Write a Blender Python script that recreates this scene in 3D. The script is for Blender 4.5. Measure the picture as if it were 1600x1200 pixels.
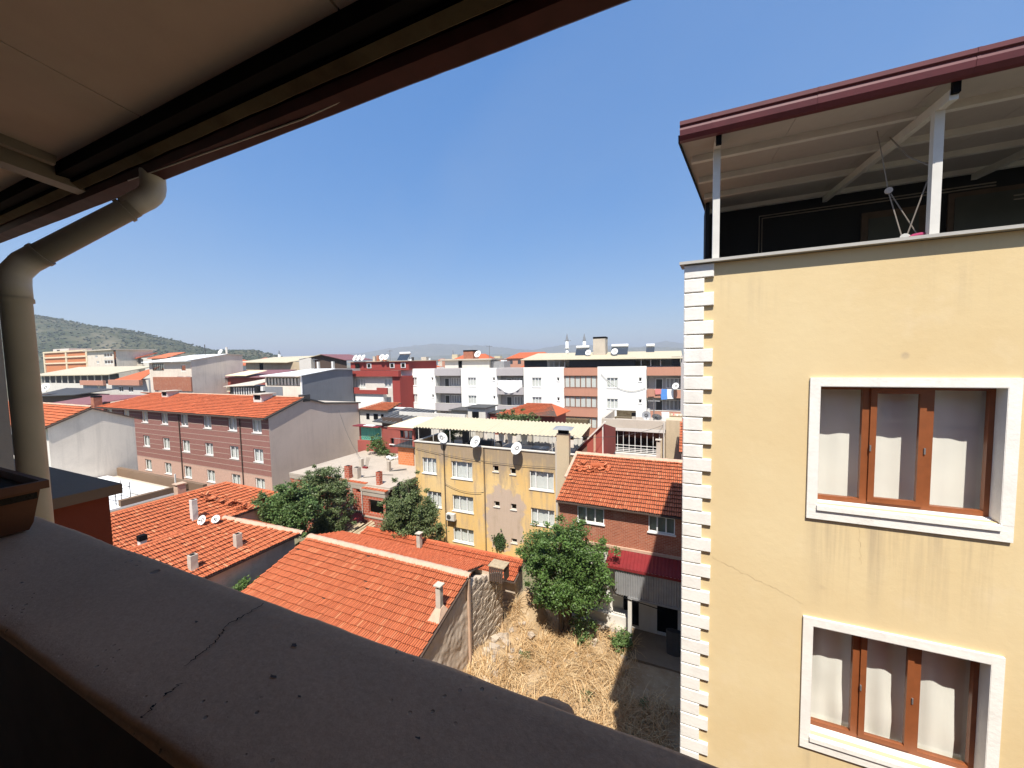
import bpy, bmesh, math, random
from mathutils import Vector, Matrix, noise
R = math.radians
random.seed(7)
S = bpy.context.scene
for o in list(bpy.data.objects): bpy.data.objects.remove(o)
COL = S.collection

# ------------------------------------------------------------------ camera
YAW, PITCH, ROLL = R(24.2), R(3.6), R(-1.1)
fw = Vector((-math.sin(YAW)*math.cos(PITCH), math.cos(YAW)*math.cos(PITCH), -math.sin(PITCH)))
rt = Vector((math.cos(YAW), math.sin(YAW), 0)); up = rt.cross(fw)
r2 = rt*math.cos(ROLL)+up*math.sin(ROLL); u2 = up*math.cos(ROLL)-rt*math.sin(ROLL)
cd = bpy.data.cameras.new('camera'); cam = bpy.data.objects.new('camera', cd); COL.objects.link(cam)
m = Matrix.Identity(4)
for i in range(3): m[i][0] = r2[i]; m[i][1] = u2[i]; m[i][2] = -fw[i]
cam.matrix_world = m
cd.sensor_width = 36; cd.lens = 13.5; cd.clip_start = 0.03; cd.clip_end = 40000
S.camera = cam
# ------------------------------------------------------------------ sky, sun, exposure
LDIR = Vector((-0.27, 1.0, -1.7)).normalized()
world = bpy.data.worlds.new('World'); S.world = world; world.use_nodes = True
wn = world.node_tree; wn.nodes.clear()
wo = wn.nodes.new('ShaderNodeOutputWorld'); wb = wn.nodes.new('ShaderNodeBackground'); sk = wn.nodes.new('ShaderNodeTexSky')
sk.sky_type = 'NISHITA'; sk.sun_disc = False
sk.sun_elevation = math.asin(-LDIR.z); sk.sun_rotation = math.atan2(-LDIR.x, -LDIR.y)
sk.altitude = 200; sk.air_density = 1.0; sk.dust_density = 1.0; sk.ozone_density = 6.0
wb.inputs[1].default_value = 0.15
sg = wn.nodes.new('ShaderNodeGamma'); sg.inputs[1].default_value = 0.40
sh = wn.nodes.new('ShaderNodeHueSaturation'); sh.inputs['Saturation'].default_value = 2.15; sh.inputs['Value'].default_value = 1.42; sh.inputs['Hue'].default_value = 0.513
wn.links.new(sk.outputs[0], sg.inputs[0]); wn.links.new(sg.outputs[0], sh.inputs['Color']); wt = wn.nodes.new('ShaderNodeTexCoord'); wz = wn.nodes.new('ShaderNodeTexNoise'); wz.inputs['Scale'].default_value = 1.3; wz.inputs['Detail'].default_value = 5; wz.inputs['Distortion'].default_value = .6
wr = wn.nodes.new('ShaderNodeMapRange'); wr.inputs[1].default_value = .48; wr.inputs[2].default_value = .8; wr.inputs[4].default_value = .14
wx = wn.nodes.new('ShaderNodeMix'); wx.data_type = 'RGBA'; wx.inputs[7].default_value = (1.75, 1.95, 2.2, 1)   # thin high veil
wn.links.new(wt.outputs['Generated'], wz.inputs['Vector']); wn.links.new(wz.outputs['Fac'], wr.inputs[0]); wn.links.new(wr.outputs[0], wx.inputs[0]); wn.links.new(sh.outputs[0], wx.inputs[6]); wn.links.new(wx.outputs[2], wb.inputs[0]); wn.links.new(wb.outputs[0], wo.inputs[0])
sd = bpy.data.lights.new('sun', 'SUN'); sd.energy = 4.0; sd.angle = R(0.53); sd.color = (1.0, 0.95, 0.87)
sun = bpy.data.objects.new('sun', sd); COL.objects.link(sun)
sun.rotation_euler = LDIR.to_track_quat('-Z', 'Y').to_euler(); sun.location = (0, -20, 60)
vs = S.view_settings
vs.view_transform = 'Standard'; vs.look = 'None'; vs.gamma = 1.0; vs.use_curve_mapping = False; vs.exposure = 1.0
S.render.engine = 'CYCLES'
S.cycles.max_bounces = 6; S.cycles.diffuse_bounces = 4; S.cycles.transparent_max_bounces = 24

ZG = -14.5   # street level below the eye

# ------------------------------------------------------------------ helpers
WL = {}
def empty(name, loc):
    o = bpy.data.objects.new(name, None); COL.objects.link(o); o.location = loc; o.empty_display_size = .3
    WL[o.name] = Vector(loc); return o
def tag(o, label, cat, group=None):
    o['label'] = label; o['category'] = cat
    if group: o['group'] = group
    return o
def thing(name, label, cat, loc, group=None): return tag(empty(name, loc), label, cat, group)
def link(name, mesh, mat=None, parent=None, loc=(0, 0, 0), rotz=0.0, scale=None):
    o = bpy.data.objects.new(name, mesh); COL.objects.link(o)
    loc = Vector(loc)
    if parent is not None:
        o.parent = parent; o.location = loc - WL[parent.name]
    else: o.location = loc
    if rotz: o.rotation_euler.z = rotz
    if scale: o.scale = scale
    WL[o.name] = loc
    if mat is not None and not mesh.materials: mesh.materials.append(mat)
    return o
class MB:
    def __init__(s): s.v = []; s.f = []
    def add(s, vs, fs):
        n = len(s.v); s.v += [tuple(v) for v in vs]; s.f += [tuple(n+i for i in f) for f in fs]; return s
    def quad(s, a, b, c, d): return s.add((a, b, c, d), ((0, 1, 2, 3),))
    def poly(s, pts): return s.add(pts, (tuple(range(len(pts))),))
    def box(s, x0, x1, y0, y1, z0, z1):
        return s.hexa(((x0,y0,z0),(x1,y0,z0),(x1,y1,z0),(x0,y1,z0),(x0,y0,z1),(x1,y0,z1),(x1,y1,z1),(x0,y1,z1)))
    def hexa(s, p): return s.add(p, ((0,3,2,1),(4,5,6,7),(0,1,5,4),(1,2,6,5),(2,3,7,6),(3,0,4,7)))
    def beam(s, a, b, w, h, upv=(0,0,1)):
        a = Vector(a); b = Vector(b); d = (b-a).normalized(); u = Vector(upv); sd_ = d.cross(u)
        if sd_.length < 1e-4: sd_ = d.cross(Vector((1,0,0)))
        sd_.normalize(); u = sd_.cross(d)
        p = []
        for q in (a, b):
            for i, j in ((-1,-1),(1,-1),(1,1),(-1,1)): p.append(q+sd_*(i*w/2)+u*(j*h/2))
        return s.add(p, ((0,1,2,3),(7,6,5,4),(0,4,5,1),(1,5,6,2),(2,6,7,3),(3,7,4,0)))
    def tube(s, pts, r, n=8, cap=True):
        pts = [Vector(p) for p in pts]; rings = []; ref = None
        for i, p in enumerate(pts):
            d = (pts[min(i+1, len(pts)-1)]-pts[max(i-1, 0)]).normalized()
            if ref is None: ref = Vector((0,0,1)) if abs(d.z) < .9 else Vector((1,0,0))
            a = d.cross(ref).normalized(); b = a.cross(d).normalized(); ref = b
            rr = r[i] if isinstance(r, (list, tuple)) else r
            rings.append([p+a*(rr*math.cos(2*math.pi*k/n))+b*(rr*math.sin(2*math.pi*k/n)) for k in range(n)])
        vs = [v for g in rings for v in g]; fs = []
        for i in range(len(rings)-1):
            for k in range(n): fs.append((i*n+k, i*n+(k+1)%n, (i+1)*n+(k+1)%n, (i+1)*n+k))
        if cap: fs.append(tuple(range(n))); fs.append(tuple(range((len(rings)-1)*n, len(rings)*n)))
        return s.add(vs, fs)
    def prism(s, prof, a, b):   # prof: list of points (3D) at a; extruded by b-a
        d = Vector(b)-Vector(a); p0 = [Vector(p) for p in prof]; n = len(p0)
        return s.add(p0+[p+d for p in p0], [tuple(range(n)), tuple(range(2*n-1, n-1, -1))]+[(i, (i+1)%n, n+(i+1)%n, n+i) for i in range(n)])
    def mesh(s, name, smooth=False):
        me = bpy.data.meshes.new(name); me.from_pydata(s.v, [], s.f); me.update()
        if smooth: me.polygons.foreach_set('use_smooth', [True]*len(me.polygons))
        return me
    def build(s, name, mat, parent=None, smooth=False, loc=(0,0,0), **k): return link(name, s.mesh(name, smooth), mat, parent, loc, **k)
def boxp(name, mat, parent, *b): return MB().box(*b).build(name, mat, parent)
def struct(o): o['kind'] = 'structure'; return o
def stuff(o): o['kind'] = 'stuff'; return o

# ------------------------------------------------------------------ materials
def newmat(name):
    mt = bpy.data.materials.new(name); mt.use_nodes = True; nt = mt.node_tree
    return mt, nt, nt.nodes['Principled BSDF']
def nd(nt, t, **k):
    n = nt.nodes.new(t)
    for a, b in k.items(): setattr(n, a, b)
    return n
def pos(nt, scale=(1,1,1)):
    g = nd(nt, 'ShaderNodeNewGeometry'); mp = nd(nt, 'ShaderNodeMapping'); mp.inputs['Scale'].default_value = scale
    nt.links.new(g.outputs['Position'], mp.inputs[0]); return mp.outputs[0]
def noi(nt, vec, scale, detail=4, rough=.55):
    n = nd(nt, 'ShaderNodeTexNoise'); n.inputs['Scale'].default_value = scale; n.inputs['Detail'].default_value = detail
    n.inputs['Roughness'].default_value = rough; nt.links.new(vec, n.inputs['Vector']); return n.outputs['Fac']
def ramp(nt, fac, a, b, c0=0.0, c1=1.0):
    n = nd(nt, 'ShaderNodeMapRange'); n.inputs[1].default_value = a; n.inputs[2].default_value = b
    n.inputs[3].default_value = c0; n.inputs[4].default_value = c1; nt.links.new(fac, n.inputs[0]); return n.outputs[0]
def mixc(nt, fac, a, b, mode='MIX'):
    n = nd(nt, 'ShaderNodeMix', data_type='RGBA', blend_type=mode)
    for s_, v in ((0, fac), (6, a), (7, b)):
        if isinstance(v, (int, float)): n.inputs[s_].default_value = v
        elif isinstance(v, tuple): n.inputs[s_].default_value = (*v, 1) if len(v) == 3 else v
        else: nt.links.new(v, n.inputs[s_])
    return n.outputs[2]
def mth(nt, op, a, b=None):
    n = nd(nt, 'ShaderNodeMath', operation=op)
    for i, v in enumerate((a, b)):
        if v is None: continue
        if isinstance(v, (int, float)): n.inputs[i].default_value = v
        else: nt.links.new(v, n.inputs[i])
    return n.outputs[0]
def bump(nt, bs, h, strength=.3, dist=.02):
    b = nd(nt, 'ShaderNodeBump'); b.inputs['Strength'].default_value = strength; b.inputs['Distance'].default_value = dist
    nt.links.new(h, b.inputs['Height']); nt.links.new(b.outputs[0], bs.inputs['Normal'])
def plaster(name, base, dirt=(.25,.22,.18), patch=.25, streak=.25, rough=.9, bmp=.25, bscale=30, pscale=.5, spec=.2, fine=.08):
    mt, nt, bs = newmat(name); p = pos(nt)
    n1 = ramp(nt, noi(nt, p, pscale, 6, .65), .45, .75, 0, patch)
    n2 = ramp(nt, noi(nt, pos(nt, (3.2, 3.2, .22)), 1.0, 5, .6), .5, .8, 0, streak)
    n3 = noi(nt, p, 9, 3)
    c = mixc(nt, n1, base, dirt); c = mixc(nt, n2, c, dirt)
    c = mixc(nt, fine*2, c, mixc(nt, n3, tuple(x*.55 for x in base), tuple(min(1, x*1.3) for x in base)))
    nt.links.new(c, bs.inputs['Base Color']); bs.inputs['Roughness'].default_value = rough; bs.inputs['Specular IOR Level'].default_value = spec
    if bmp: bump(nt, bs, noi(nt, p, bscale, 5, .6), bmp, .012)
    return mt
def plain(name, base, rough=.6, var=.12, scale=6, metallic=0.0, spec=.35, bmp=0.0):
    mt, nt, bs = newmat(name); p = pos(nt); n = noi(nt, p, scale, 4, .6)
    c = mixc(nt, n, tuple(x*(1-var*1.6) for x in base), tuple(min(1, x*(1+var)) for x in base))
    nt.links.new(c, bs.inputs['Base Color']); bs.inputs['Roughness'].default_value = rough
    bs.inputs['Metallic'].default_value = metallic; bs.inputs['Specular IOR Level'].default_value = spec
    if bmp: bump(nt, bs, noi(nt, p, scale*5, 4), bmp, .01)
    return mt
def tilemat(name, a, b, c, moss=.25, mosscol=(.10,.075,.05)):
    mt, nt, bs = newmat(name); g = nd(nt, 'ShaderNodeNewGeometry'); oi = nd(nt, 'ShaderNodeObjectInfo')
    f = mth(nt, 'FRACT', mth(nt, 'ADD', g.outputs['Random Per Island'], mth(nt, 'MULTIPLY', oi.outputs['Random'], 7.31)))
    cr = nd(nt, 'ShaderNodeValToRGB'); e = cr.color_ramp.elements
    e[0].color = (*a, 1); e[1].color = (*c, 1); e.new(.45).color = (*b, 1); e.new(.88).color = (*b, 1)
    nt.links.new(f, cr.inputs[0]); p = pos(nt)
    col = mixc(nt, ramp(nt, noi(nt, p, .9, 6, .7), .5, .78, 0, moss), cr.outputs[0], mosscol)
    col = mixc(nt, .35, col, mixc(nt, noi(nt, p, 14, 3), tuple(x*.5 for x in b), tuple(min(1, x*1.4) for x in b)))
    nt.links.new(col, bs.inputs['Base Color']); bs.inputs['Roughness'].default_value = .85; bs.inputs['Specular IOR Level'].default_value = .2
    bump(nt, bs, noi(nt, p, 40, 3), .2, .006); return mt
def brickmat(name, c1, c2, mortar, bw=.2, bh=.075, patch=.3, patchc=(.5,.42,.33)):
    mt, nt, bs = newmat(name); g = nd(nt, 'ShaderNodeNewGeometry'); sx = nd(nt, 'ShaderNodeSeparateXYZ'); nt.links.new(g.outputs['Position'], sx.inputs[0])
    cx = nd(nt, 'ShaderNodeCombineXYZ'); nt.links.new(mth(nt, 'ADD', sx.outputs[0], sx.outputs[1]), cx.inputs[0]); nt.links.new(sx.outputs[2], cx.inputs[1])
    b = nd(nt, 'ShaderNodeTexBrick'); nt.links.new(cx.outputs[0], b.inputs['Vector'])
    b.inputs['Color1'].default_value = (*c1, 1); b.inputs['Color2'].default_value = (*c2, 1); b.inputs['Mortar'].default_value = (*mortar, 1)
    b.inputs['Scale'].default_value = 1; b.inputs['Brick Width'].default_value = bw; b.inputs['Row Height'].default_value = bh; b.inputs['Mortar Size'].default_value = bh*.1
    p = pos(nt); c = mixc(nt, ramp(nt, noi(nt, p, 1.6, 6, .7), .52, .7, 0, patch), b.outputs[0], patchc)
    c = mixc(nt, .3, c, mixc(nt, noi(nt, p, 7, 3), tuple(x*.4 for x in c1), tuple(min(1, x*1.5) for x in c1)))
    nt.links.new(c, bs.inputs['Base Color']); bs.inputs['Roughness'].default_value = .9; bs.inputs['Specular IOR Level'].default_value = .2
    bump(nt, bs, b.outputs['Fac'], -.5, .01); return mt
def glassmat(name, tint=(.82,.86,.85), gl=1.0):
    mt = bpy.data.materials.new(name); mt.use_nodes = True; nt = mt.node_tree; nt.nodes.clear()
    out = nd(nt, 'ShaderNodeOutputMaterial'); t = nd(nt, 'ShaderNodeBsdfTransparent'); t.inputs[0].default_value = (*tint, 1)
    gs = nd(nt, 'ShaderNodeBsdfGlossy'); gs.inputs['Roughness'].default_value = .02; gs.inputs[0].default_value = (gl, gl, gl, 1)
    fr = nd(nt, 'ShaderNodeFresnel'); gg = nd(nt, 'ShaderNodeNewGeometry'); nt.links.new(ramp(nt, gg.outputs['Backfacing'], 0, 1, 1.5, 1/1.5), fr.inputs[0]); mx = nd(nt, 'ShaderNodeMixShader')
    nt.links.new(fr.outputs[0], mx.inputs[0]); nt.links.new(t.outputs[0], mx.inputs[1]); nt.links.new(gs.outputs[0], mx.inputs[2]); nt.links.new(mx.outputs[0], out.inputs[0]); return mt
def leafmat(name, a, b, c):
    mt, nt, bs = newmat(name); g = nd(nt, 'ShaderNodeNewGeometry'); cr = nd(nt, 'ShaderNodeValToRGB'); e = cr.color_ramp.elements
    e[0].color = (*a, 1); e[1].color = (*c, 1); e.new(.6).color = (*b, 1); nt.links.new(g.outputs['Random Per Island'], cr.inputs[0])
    lc = mixc(nt, ramp(nt, noi(nt, pos(nt), 1.1, 3), .4, .65, 0, .6), cr.outputs[0], tuple(min(1, x*1.9) for x in b)); nt.links.new(lc, bs.inputs['Base Color']); bs.inputs['Roughness'].default_value = .5; bs.inputs['Specular IOR Level'].default_value = .35
    tr = nd(nt, 'ShaderNodeBsdfTranslucent'); nt.links.new(mixc(nt, .4, cr.outputs[0], (.25,.35,.05)), tr.inputs[0])
    mx = nd(nt, 'ShaderNodeMixShader'); mx.inputs[0].default_value = .22; out = nt.nodes['Material Output']
    nt.links.new(bs.outputs[0], mx.inputs[1]); nt.links.new(tr.outputs[0], mx.inputs[2]); nt.links.new(mx.outputs[0], out.inputs[0]); return mt

M = {}
def yellowmat():
    mt, nt, bs = newmat('yellow_plaster'); p = pos(nt); g = nd(nt, 'ShaderNodeNewGeometry'); sx = nd(nt, 'ShaderNodeSeparateXYZ'); nt.links.new(g.outputs['Position'], sx.inputs[0])
    base, dirt = (.645,.512,.295), (.36,.28,.185)
    c = mixc(nt, ramp(nt, noi(nt, p, .55, 6, .6), .35, .7), base, (.60,.455,.245))
    c = mixc(nt, ramp(nt, noi(nt, p, 1.7, 6, .7), .55, .8, 0, .35), c, (.70,.58,.40))
    st = ramp(nt, noi(nt, pos(nt, (9, 9, .35)), 1.0, 4, .6), .46, .68)
    tot = None
    for k in range(2):            # rain runs below each sill
        zt = -2.0-2.985*k
        fx = mth(nt, 'MULTIPLY', ramp(nt, sx.outputs[0], 1.35, 1.55), ramp(nt, sx.outputs[0], 3.2, 3.0))
        fz = mth(nt, 'MULTIPLY', ramp(nt, sx.outputs[2], zt-1.25, zt-.1), ramp(nt, sx.outputs[2], zt+.05, zt))
        f = mth(nt, 'MULTIPLY', fx, fz); tot = f if tot is None else mth(nt, 'ADD', tot, f)
    ft = ramp(nt, sx.outputs[2], .2, 1.2, 0, .7)      # runs below the coping
    tot = mth(nt, 'ADD', tot, mth(nt, 'MULTIPLY', ft, ramp(nt, noi(nt, p, .9, 3), .5, .62)))
    c = mixc(nt, mth(nt, 'MULTIPLY', mth(nt, 'MULTIPLY', tot, st), .65), c, dirt)
    v = nd(nt, 'ShaderNodeTexVoronoi'); v.inputs['Scale'].default_value = 2.3; nt.links.new(p, v.inputs['Vector'])
    sp = mth(nt, 'MULTIPLY', ramp(nt, v.outputs['Distance'], .06, .12, 1, 0), ramp(nt, noi(nt, p, 1.1, 4), .55, .62))
    c = mixc(nt, mth(nt, 'MULTIPLY', sp, mth(nt, 'MULTIPLY', noi(nt, p, 30, 3), .9)), c, (.34,.26,.19))
    nt.links.new(c, bs.inputs['Base Color']); bs.inputs['Roughness'].default_value = .9; bs.inputs['Specular IOR Level'].default_value = .15
    bump(nt, bs, mth(nt, 'ADD', noi(nt, p, 11, 6, .65), mth(nt, 'MULTIPLY', noi(nt, p, 2, 3), 1.0)), .17, .015); return mt
M['yellow'] = yellowmat()
M['trim'] = plaster('white_trim', (.76,.73,.665), (.36,.31,.26), .28, .28, bmp=.3, bscale=26, pscale=4.5, fine=.05)
M['coping'] = plaster('grey_coping', (.42,.40,.36), (.2,.18,.16), .3, .2)
M['brownpvc'] = plain('brown_window_profile', (.24,.075,.026), .38, .18, 9, spec=.45)
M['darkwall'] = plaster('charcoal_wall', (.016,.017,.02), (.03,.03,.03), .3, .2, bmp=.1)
M['maroon'] = plain('maroon_sheet', (.10,.018,.022), .58, .2, 8, spec=.35)
M['ourmaroon'] = plain('old_maroon_gutter', (.055,.013,.013), .6, .45, 9, spec=.25)
M['soffit'] = plaster('soffit_panel', (.40,.365,.33), (.2,.17,.14), .25, .0, bmp=.05)
M['oursoffit'] = plaster('brown_soffit', (.47,.375,.33), (.31,.23,.19), .3, .0, bmp=.08, pscale=1.2)
M['steel'] = plain('white_painted_steel', (.58,.56,.51), .5, .12, 5)
M['steelgrey'] = plain('grey_painted_steel', (.20,.17,.14), .55, .2, 5)
M['rusty'] = plaster('rusty_strip', (.13,.105,.062), (.05,.018,.009), 1.0, .3, pscale=3.2)
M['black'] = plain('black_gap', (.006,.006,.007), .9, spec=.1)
M['concdark'] = None
M['pvc'] = plain('beige_pvc_pipe', (.42,.40,.37), .5, .12, 7, spec=.4)
M['terracotta'] = plain('terracotta_pot', (.11,.042,.018), .7, .2, 12)
M['soil'] = plain('potting_soil', (.02,.015,.01), 1, .3, 30, bmp=.5)
M['redbrown'] = plaster('redbrown_paint', (.20,.045,.022), (.07,.02,.012), .35, .3, bscale=50)
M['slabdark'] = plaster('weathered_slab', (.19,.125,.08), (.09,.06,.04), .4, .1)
M['palegrey'] = plaster('pale_grey_plaster', (.33,.31,.29), (.2,.18,.16), .2, .15)
M['glass'] = glassmat('window_glass', (.93,.95,.94))
M['glassdark'] = glassmat('dark_glass', (.28,.30,.31))
M['curtain'] = plain('white_curtain', (.80,.76,.69), .95, .06, 3, spec=.05)
M['sheer'] = plain('sheer_curtain', (.64,.64,.61), .95, .1, 5, spec=.05)
M['darkroom'] = plain('dark_interior', (.03,.03,.03), .9)
M['pvcwhite'] = plain('white_window_profile', (.78,.77,.74), .4, .05, 5)
M['tile'] = tilemat('terracotta_tile', (.36,.088,.037), (.465,.130,.055), (.58,.24,.115), .28)
M['tileold'] = tilemat('old_terracotta_tile', (.36,.09,.038), (.47,.135,.058), (.60,.27,.14), .34)
M['tilered'] = tilemat('new_red_tile', (.38,.088,.038), (.46,.117,.05), (.53,.165,.078), .25)
M['mortar'] = plaster('ridge_mortar', (.50,.35,.25), (.3,.15,.09), .5, .0, bscale=20, pscale=3)
M['brick'] = brickmat('old_brick', (.36,.115,.06), (.26,.075,.04), (.42,.31,.23), .22, .085, .45, (.52,.38,.27))
M['hollow'] = brickmat('hollow_brick', (.42,.10,.055), (.34,.075,.04), (.46,.33,.25), .3, .19, .12)
M['orangebrick'] = brickmat('orange_hollow_brick', (.60,.2,.075), (.50,.15,.05), (.5,.3,.18), .3, .2, .3, (.6,.3,.14))
M['brownbrick'] = brickmat('brown_cladding', (.30,.15,.125), (.27,.13,.108), (.17,.068,.052), .24, .075, .2, (.25,.12,.09))
M['pinkbrick'] = brickmat('pink_cladding', (.55,.36,.28), (.5,.32,.25), (.44,.29,.23), .24, .075, .1, (.6,.42,.34))
M['whiteline'] = plain('pale_joint', (.42,.31,.25), .8)
M['greyrender'] = plaster('grey_render', (.60,.485,.40), (.33,.255,.21), .35, .3, bmp=.5, bscale=8, pscale=.35)
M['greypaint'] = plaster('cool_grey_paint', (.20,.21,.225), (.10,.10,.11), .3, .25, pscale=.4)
M['palewall'] = plaster('pale_grey_wall', (.68,.60,.50), (.33,.285,.24), .4, .5, pscale=.45)
M['white'] = plaster('white_wall', (.80,.79,.74), (.45,.42,.37), .08, .12, pscale=.3)
M['offwhite'] = plaster('offwhite_wall', (.62,.59,.53), (.34,.3,.25), .3, .3, pscale=.5)
M['balgrey'] = plaster('grey_balcony', (.42,.39,.385), (.26,.24,.23), .2, .25)
M['salmon'] = plaster('salmon_panel', (.48,.24,.165), (.32,.16,.11), .25, .3)
M['redwall'] = plaster('red_wall', (.30,.055,.045), (.16,.035,.03), .2, .25)
M['redwall2'] = plaster('faded_red_wall', (.32,.085,.065), (.16,.05,.04), .3, .3)
M['beige'] = plaster('beige_wall', (.52,.42,.28), (.26,.2,.13), .35, .35, pscale=.6)
M['concrete'] = plaster('concrete', (.50,.44,.36), (.25,.22,.18), .4, .3, pscale=.6)
M['slab'] = plaster('rough_slab', (.42,.36,.29), (.24,.20,.16), .5, .0, pscale=.9)
M['whitemetal'] = plain('white_sheet', (.78,.78,.75), .45, .05, 2)
M['creamroof'] = plain('cream_sheet', (.50,.435,.30), .5, .07, 1.5)
M['cream'] = plaster('cream_trim', (.70,.58,.40), (.4,.3,.2), .2, .2)
M['tin'] = plain('galvanised_tin', (.34,.34,.34), .45, .2, 3, metallic=.35)
M['darktin'] = plain('dark_tin', (.06,.058,.055), .6, .3, 3)
M['redtin'] = plain('red_tin', (.20,.022,.024), .5, .2, 3)
M['purpletin'] = plain('maroon_tin_roof', (.20,.085,.085), .6, .15, 1)
M['navy'] = plain('dark_attic_sheet', (.022,.024,.03), .6, .3, 2)
M['metal'] = plain('grey_metal', (.3,.3,.3), .4, .2, 5, metallic=.6)
M['dish'] = plain('white_dish', (.75,.74,.70), .5, .06, 8)
M['collector'] = plain('solar_panel', (.03,.04,.055), .25, .2, 3, spec=.6)
M['tank'] = plain('tank_white', (.72,.72,.70), .4, .08, 6)
M['wood'] = plain('weathered_wood', (.42,.33,.21), .9, .4, 5)
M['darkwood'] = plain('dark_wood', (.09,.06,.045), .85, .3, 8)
M['greencloth'] = plain('green_curtain', (.13,.42,.30), .85, .15, 2)
M['bark'] = plain('bark', (.11,.085,.06), .95, .35, 12, bmp=.6)
M['stone'] = plaster('rubble_stone', (.44,.365,.285), (.27,.215,.165), .5, 0, bscale=12, pscale=3)
M['earthwall'] = plaster('mud_wall', (.58,.475,.37), (.28,.22,.165), .75, .35, bmp=1.0, bscale=5, pscale=1.5, fine=.15)
M['blue'] = plain('blue_cloth', (.10,.26,.62), .9, .1, 3)
M['pink'] = plain('pink_cloth', (.62,.22,.2), .9, .1, 3)
M['whitecloth'] = plain('white_cloth', (.78,.77,.75), .9, .05, 3)
M['yellowstain'] = None
def parapet_mat():
    mt, nt, bs = newmat('balcony_concrete'); p = pos(nt)
    c = mixc(nt, ramp(nt, noi(nt, p, 2.2, 7, .65), .35, .7), (.46,.255,.128), (.62,.35,.185))
    c = mixc(nt, ramp(nt, noi(nt, pos(nt, (1, 3, 3)), 16, 5, .7), .62, .78, 0, .45), c, (.66,.43,.26))
    v = nd(nt, 'ShaderNodeTexVoronoi'); v.inputs['Scale'].default_value = 11; nt.links.new(p, v.inputs['Vector'])
    sp = mth(nt, 'MULTIPLY', ramp(nt, v.outputs['Distance'], .09, .13, 1, 0), ramp(nt, noi(nt, p, 1.9, 2), .56, .62))
    v2 = nd(nt, 'ShaderNodeTexVoronoi'); v2.inputs['Scale'].default_value = 42; nt.links.new(p, v2.inputs['Vector'])
    sp2 = mth(nt, 'MULTIPLY', ramp(nt, v2.outputs['Distance'], .1, .16, 1, 0), ramp(nt, noi(nt, p, 3.1, 3), .53, .6))
    s = mth(nt, 'MAXIMUM', sp, sp2)
    c = mixc(nt, mth(nt, 'MULTIPLY', s, .8), c, (.05,.045,.042))
    nt.links.new(c, bs.inputs['Base Color']); bs.inputs['Roughness'].default_value = .92; bs.inputs['Specular IOR Level'].default_value = .15
    h = mth(nt, 'SUBTRACT', mth(nt, 'MULTIPLY', noi(nt, p, 60, 5, .7), .35), s)
    c2 = mixc(nt, .5, c, mixc(nt, noi(nt, p, 130, 4, .75), (.10,.08,.065), (.60,.46,.34))); nt.links.new(c2, bs.inputs['Base Color'])
    bump(nt, bs, h, .7, .006); return mt
M['concdark'] = parapet_mat()

# ================================================================== our own terrace
PZ, PO, PI = -.55, .556, .262          # parapet top, outer edge, inner edge
t = thing('balcony_parapet', 'dark grey concrete parapet ledge of the shaded balcony, across the bottom of the picture', 'parapet', (0, .4, -1.65))
def nz(x, y, z, s=1.0): return noise.noise(Vector((x*s, y*s, z*s)))
b = MB(); xs = [-3.35+i*.035 for i in range(212)]
prof = [(PI+.004,PZ-.020),(PI+.001,PZ-.014),(PI,PZ-.009),(PI+.002,PZ-.003),(PI+.008,PZ)]+[(PI+.010+k*(PO-PI-.022)/9.0,PZ) for k in range(1,10)]+[(PO-.004,PZ-.004),(PO,PZ-.012),(PO-.002,PZ-.10),(PO-.05,PZ-.105),(PO-.06,-1.9)]
n = len(prof); vs_ = []
for x in xs:
    for k, (y, z) in enumerate(prof):
        dy = dz = 0
        if 1 <= k <= 4: dy = nz(x, 0, 1, 2.3)*.012+nz(x, 5, 1, 9)*.004; dz = nz(x, k*.2, 3, 8)*.003
        elif 10 <= k+0 and k >= 14: dy = nz(x, 9, 2, 4)*.004+nz(x, 2, 2, 22)*.0025; dz = nz(x, 3, 7, 12)*.002
        else: dz = nz(x, y, 5, 6)*.0022
        vs_.append((x, y+dy, z+dz))
b.add(vs_, [(i*n+k, i*n+k+1, (i+1)*n+k+1, (i+1)*n+k) for i in range(len(xs)-1) for k in range(n-1)])
b.build('ledge', M['concdark'], t, True)
boxp('inner_face_shade', M['darkwood'], t, -3.3, 4.0, PI+.020, PI+.2, -1.60, PZ-.004)  # dark colour stands in for deep shade on the parapet's inner side
def crackline(pts, w0, seed):
    bb = MB(); rnd = random.Random(seed); L = []
    for i in range(len(pts)-1):
        a, c = Vector(pts[i]), Vector(pts[i+1])
        for k in range(14): L.append(a.lerp(c, k/14)+Vector((rnd.uniform(-.004,.004), rnd.uniform(-.003,.003), 0)))
    L.append(Vector(pts[-1]))
    for i in range(len(L)-1):
        w = w0*rnd.uniform(.4, 1.2); d = (L[i+1]-L[i]).normalized(); s_ = Vector((-d.y, d.x, 0))*w
        bb.quad(L[i]-s_, L[i+1]-s_, L[i+1]+s_, L[i]+s_)
    return bb
zc = PZ+.0035
crackline([(-.875,.535,zc),(-.875,.46,zc),(-.84,.41,zc),(-.83,.36,zc)], .0011, 1).build('crack', M['black'], t)
crackline([(-.79,.335,zc),(-.785,.31,zc)], .001, 2).build('crack', M['black'], t)
crackline([(-.778,.298,zc),(-.77,.275,zc)], .0009, 3).build('crack', M['black'], t)
rnd = random.Random(4)
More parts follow.
